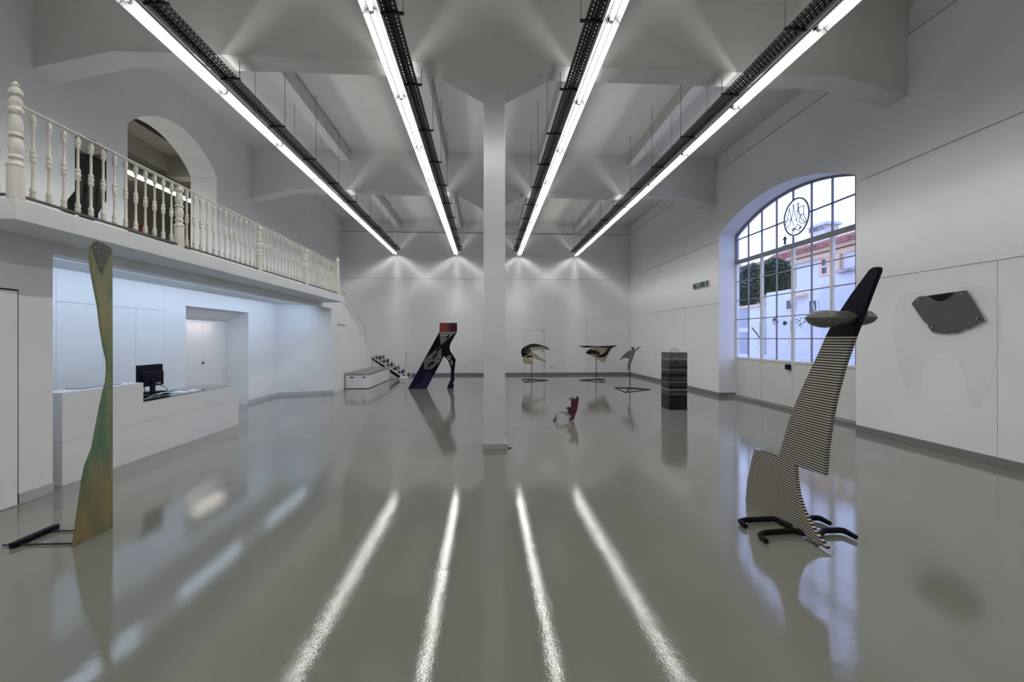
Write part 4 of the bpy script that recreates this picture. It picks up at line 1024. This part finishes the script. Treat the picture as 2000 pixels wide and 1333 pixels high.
# church gable with cross
G = empty('church_gable', (60, 70, 0), 'distant pale gable with a cross on top, low in the arch panes', 'church')
pk = onX(1532.6, 477, 60)
MB().prism([(60, pk.y - 9, pk.z - 4.2), (60, pk.y, pk.z), (60, pk.y + 11, pk.z - 4.2), (60, pk.y + 11, 0), (60, pk.y - 9, 0)], (8, 0, 0)).build('gable', M['stone'], G)
MB().box(59.9, 60.2, pk.y - .12, pk.y + .12, pk.z, pk.z + 1.5).box(59.9, 60.2, pk.y - .5, pk.y + .5, pk.z + .9, pk.z + 1.1).build('cross', M['black'], G)
# low white annex in front
Wn = empty('white_annex', (16, 20, 0), 'low white annex with two small windows across the yard', 'building')
za = onX(1520, 569, 16).z
ya0, ya1 = onX(1602, 600, 16).y, onX(1497, 600, 16).y
MB().box(16, 19, ya0, ya1, -.02, za).build('wall', M['house_white'], Wn)
zr = onX(1570, 574, 15.9).z
MB().box(15.7, 16, onX(1578, 600, 16).y, onX(1556, 600, 16).y, zr - .14, zr).build('canopy', M['orange_trim'], Wn)
for (x0, x1, yt, yb2) in ((1538, 1553, 587, 604), (1583, 1597, 588, 612)):
    q0, q1 = onX(x1, 600, 16).y, onX(x0, 600, 16).y; zt_, zb_ = onX((x0 + x1) / 2, yt, 16).z, onX((x0 + x1) / 2, yb2, 16).z
    MB().box(15.96, 16.01, q0, q1, zb_, zt_).build('window_glass', M['glass_dark'], Wn)
    MB().prism(inplane(15.93, [(q0 - .08, zb_ - .08), (q1 + .08, zb_ - .08), (q1 + .08, zt_ + .08), (q0 - .08, zt_ + .08)]), (.06, 0, 0), [inplane(15.93, [(q0, zb_), (q1, zb_), (q1, zt_), (q0, zt_)])]).build('window_frame', M['house_white'], Wn)
    MB().tube([(15.94, q0 + .1, zb_ + .05), (15.94, q0 + .25, zt_ - .05)], .03, 4).build('sash', M['house_white'], Wn)
# left outbuilding with shutter door
O = empty('outbuilding', (17, 27, 0), 'low white outbuilding with grey door, at the far left panes', 'building')
zo = onX(1455, 601, 17).z; q0, q1 = onX(1493, 600, 17).y, onX(1436, 600, 17).y
MB().box(17, 18.8, q0 + .3, q1 + 3, -.02, zo).build('wall', M['house_white'], O)
MB().box(16.85, 17, q0 + .3, q1 + 3, zo - .05, zo + .1).build('coping', M['orange_trim'], O)
MB().box(16.96, 17.02, onX(1462, 600, 17).y, onX(1445, 600, 17).y, onX(1450, 640, 17).z, onX(1450, 605, 17).z).build('upper_door', M['lav'], O)
MB().box(16.96, 17.02, onX(1461, 600, 17).y, onX(1445, 600, 17).y, -.0, onX(1450, 649, 17).z).build('lower_door', M['lav'], O)
tag(MB().prism([(13.3, 4, -.02), (13.3, onX(1440, 640, 13.5).y + 2, -.02), (13.3, onX(1440, 640, 13.5).y + 2, .95), (13.3, 4, .95)], (.2, 0, 0)).build('yard_wall', M['house_white']), 'low white garden wall along the yard outside the gate', 'wall')
tag(MB().tube([(15.9, onX(1469, 640, 15.9).y, onX(1469, 641, 15.9).z), (15.4, onX(1485, 660, 15.4).y, onX(1485, 661, 15.4).z)], .04, 6).build('black_prop', M['black']), 'slanting black pole against the outbuilding', 'pole')
# shrubs on the yard wall
rng = random.Random(5)
def leaves(mb, c, r, n, s):
    for _ in range(n):
        while True:
            v = Vector((rng.uniform(-1, 1), rng.uniform(-1, 1), rng.uniform(-1, 1)))
            if .25 < v.length < 1: break
        p = Vector(c) + Vector((v.x * r[0], v.y * r[1], v.z * r[2]))
        a = Vector((rng.uniform(-1, 1), rng.uniform(-1, 1), rng.uniform(-1, 1))).normalized() * s
        b = a.orthogonal().normalized() * s * .6
        i = len(mb.v); mb.v += [tuple(p - a), tuple(p + b), tuple(p + a), tuple(p - b)]; mb.f.append((i, i + 1, i + 2, i + 3))
def tree(name, label, c, r, n, s, trunk_h):
    t = empty(name, (c[0], c[1], 0), label, 'tree')
    MB().tube([(c[0], c[1], -.02), (c[0] + .1, c[1], trunk_h * .6), (c[0] - .1, c[1] + .1, trunk_h)], [.25, .2, .14], 8).build('trunk', M['bark'], t, smooth=True)
    mb = MB()
    for k in range(9):
        cc = (c[0] + rng.uniform(-.5, .5) * r[0], c[1] + rng.uniform(-.55, .55) * r[1], c[2] + rng.uniform(-.5, .5) * r[2])
        leaves(mb, cc, (r[0] * .6, r[1] * .6, r[2] * .6), n // 9, s)
    mb.build('foliage', M['leaf'], t, kind='stuff')
p = onX(1511, 545, 22); tree('round_tree', 'dark round tree in the yard, in front of the stone building', (p.x, p.y, p.z), (1.5, .95, 1.9), 7000, .14, p.z)
p = onX(1462, 560, 23); tree('leafy_tree', 'spreading dark green tree behind the outbuilding, at the left panes', (p.x, p.y, p.z - .3), (1.8, 1.7, 2.3), 8000, .14, p.z)
for k, (px, py, s_) in enumerate(((1514, 628, .22), (1533, 632, .12), (1566, 628, .3))):
    p = onX(px, py, 15.6); mb = MB(); leaves(mb, p, (s_ * .4, s_ * 1.3, s_), 46, .06)
    o = mb.build('climbing_shrub', M['leaf'])
    tag(o, ('small climbing shrub on the annex wall, leftmost', 'tiny sprig on the annex wall, in the middle', 'larger climbing shrub on the annex wall beside the grey pillow')[k], 'shrub', 'shrubs on the annex wall')
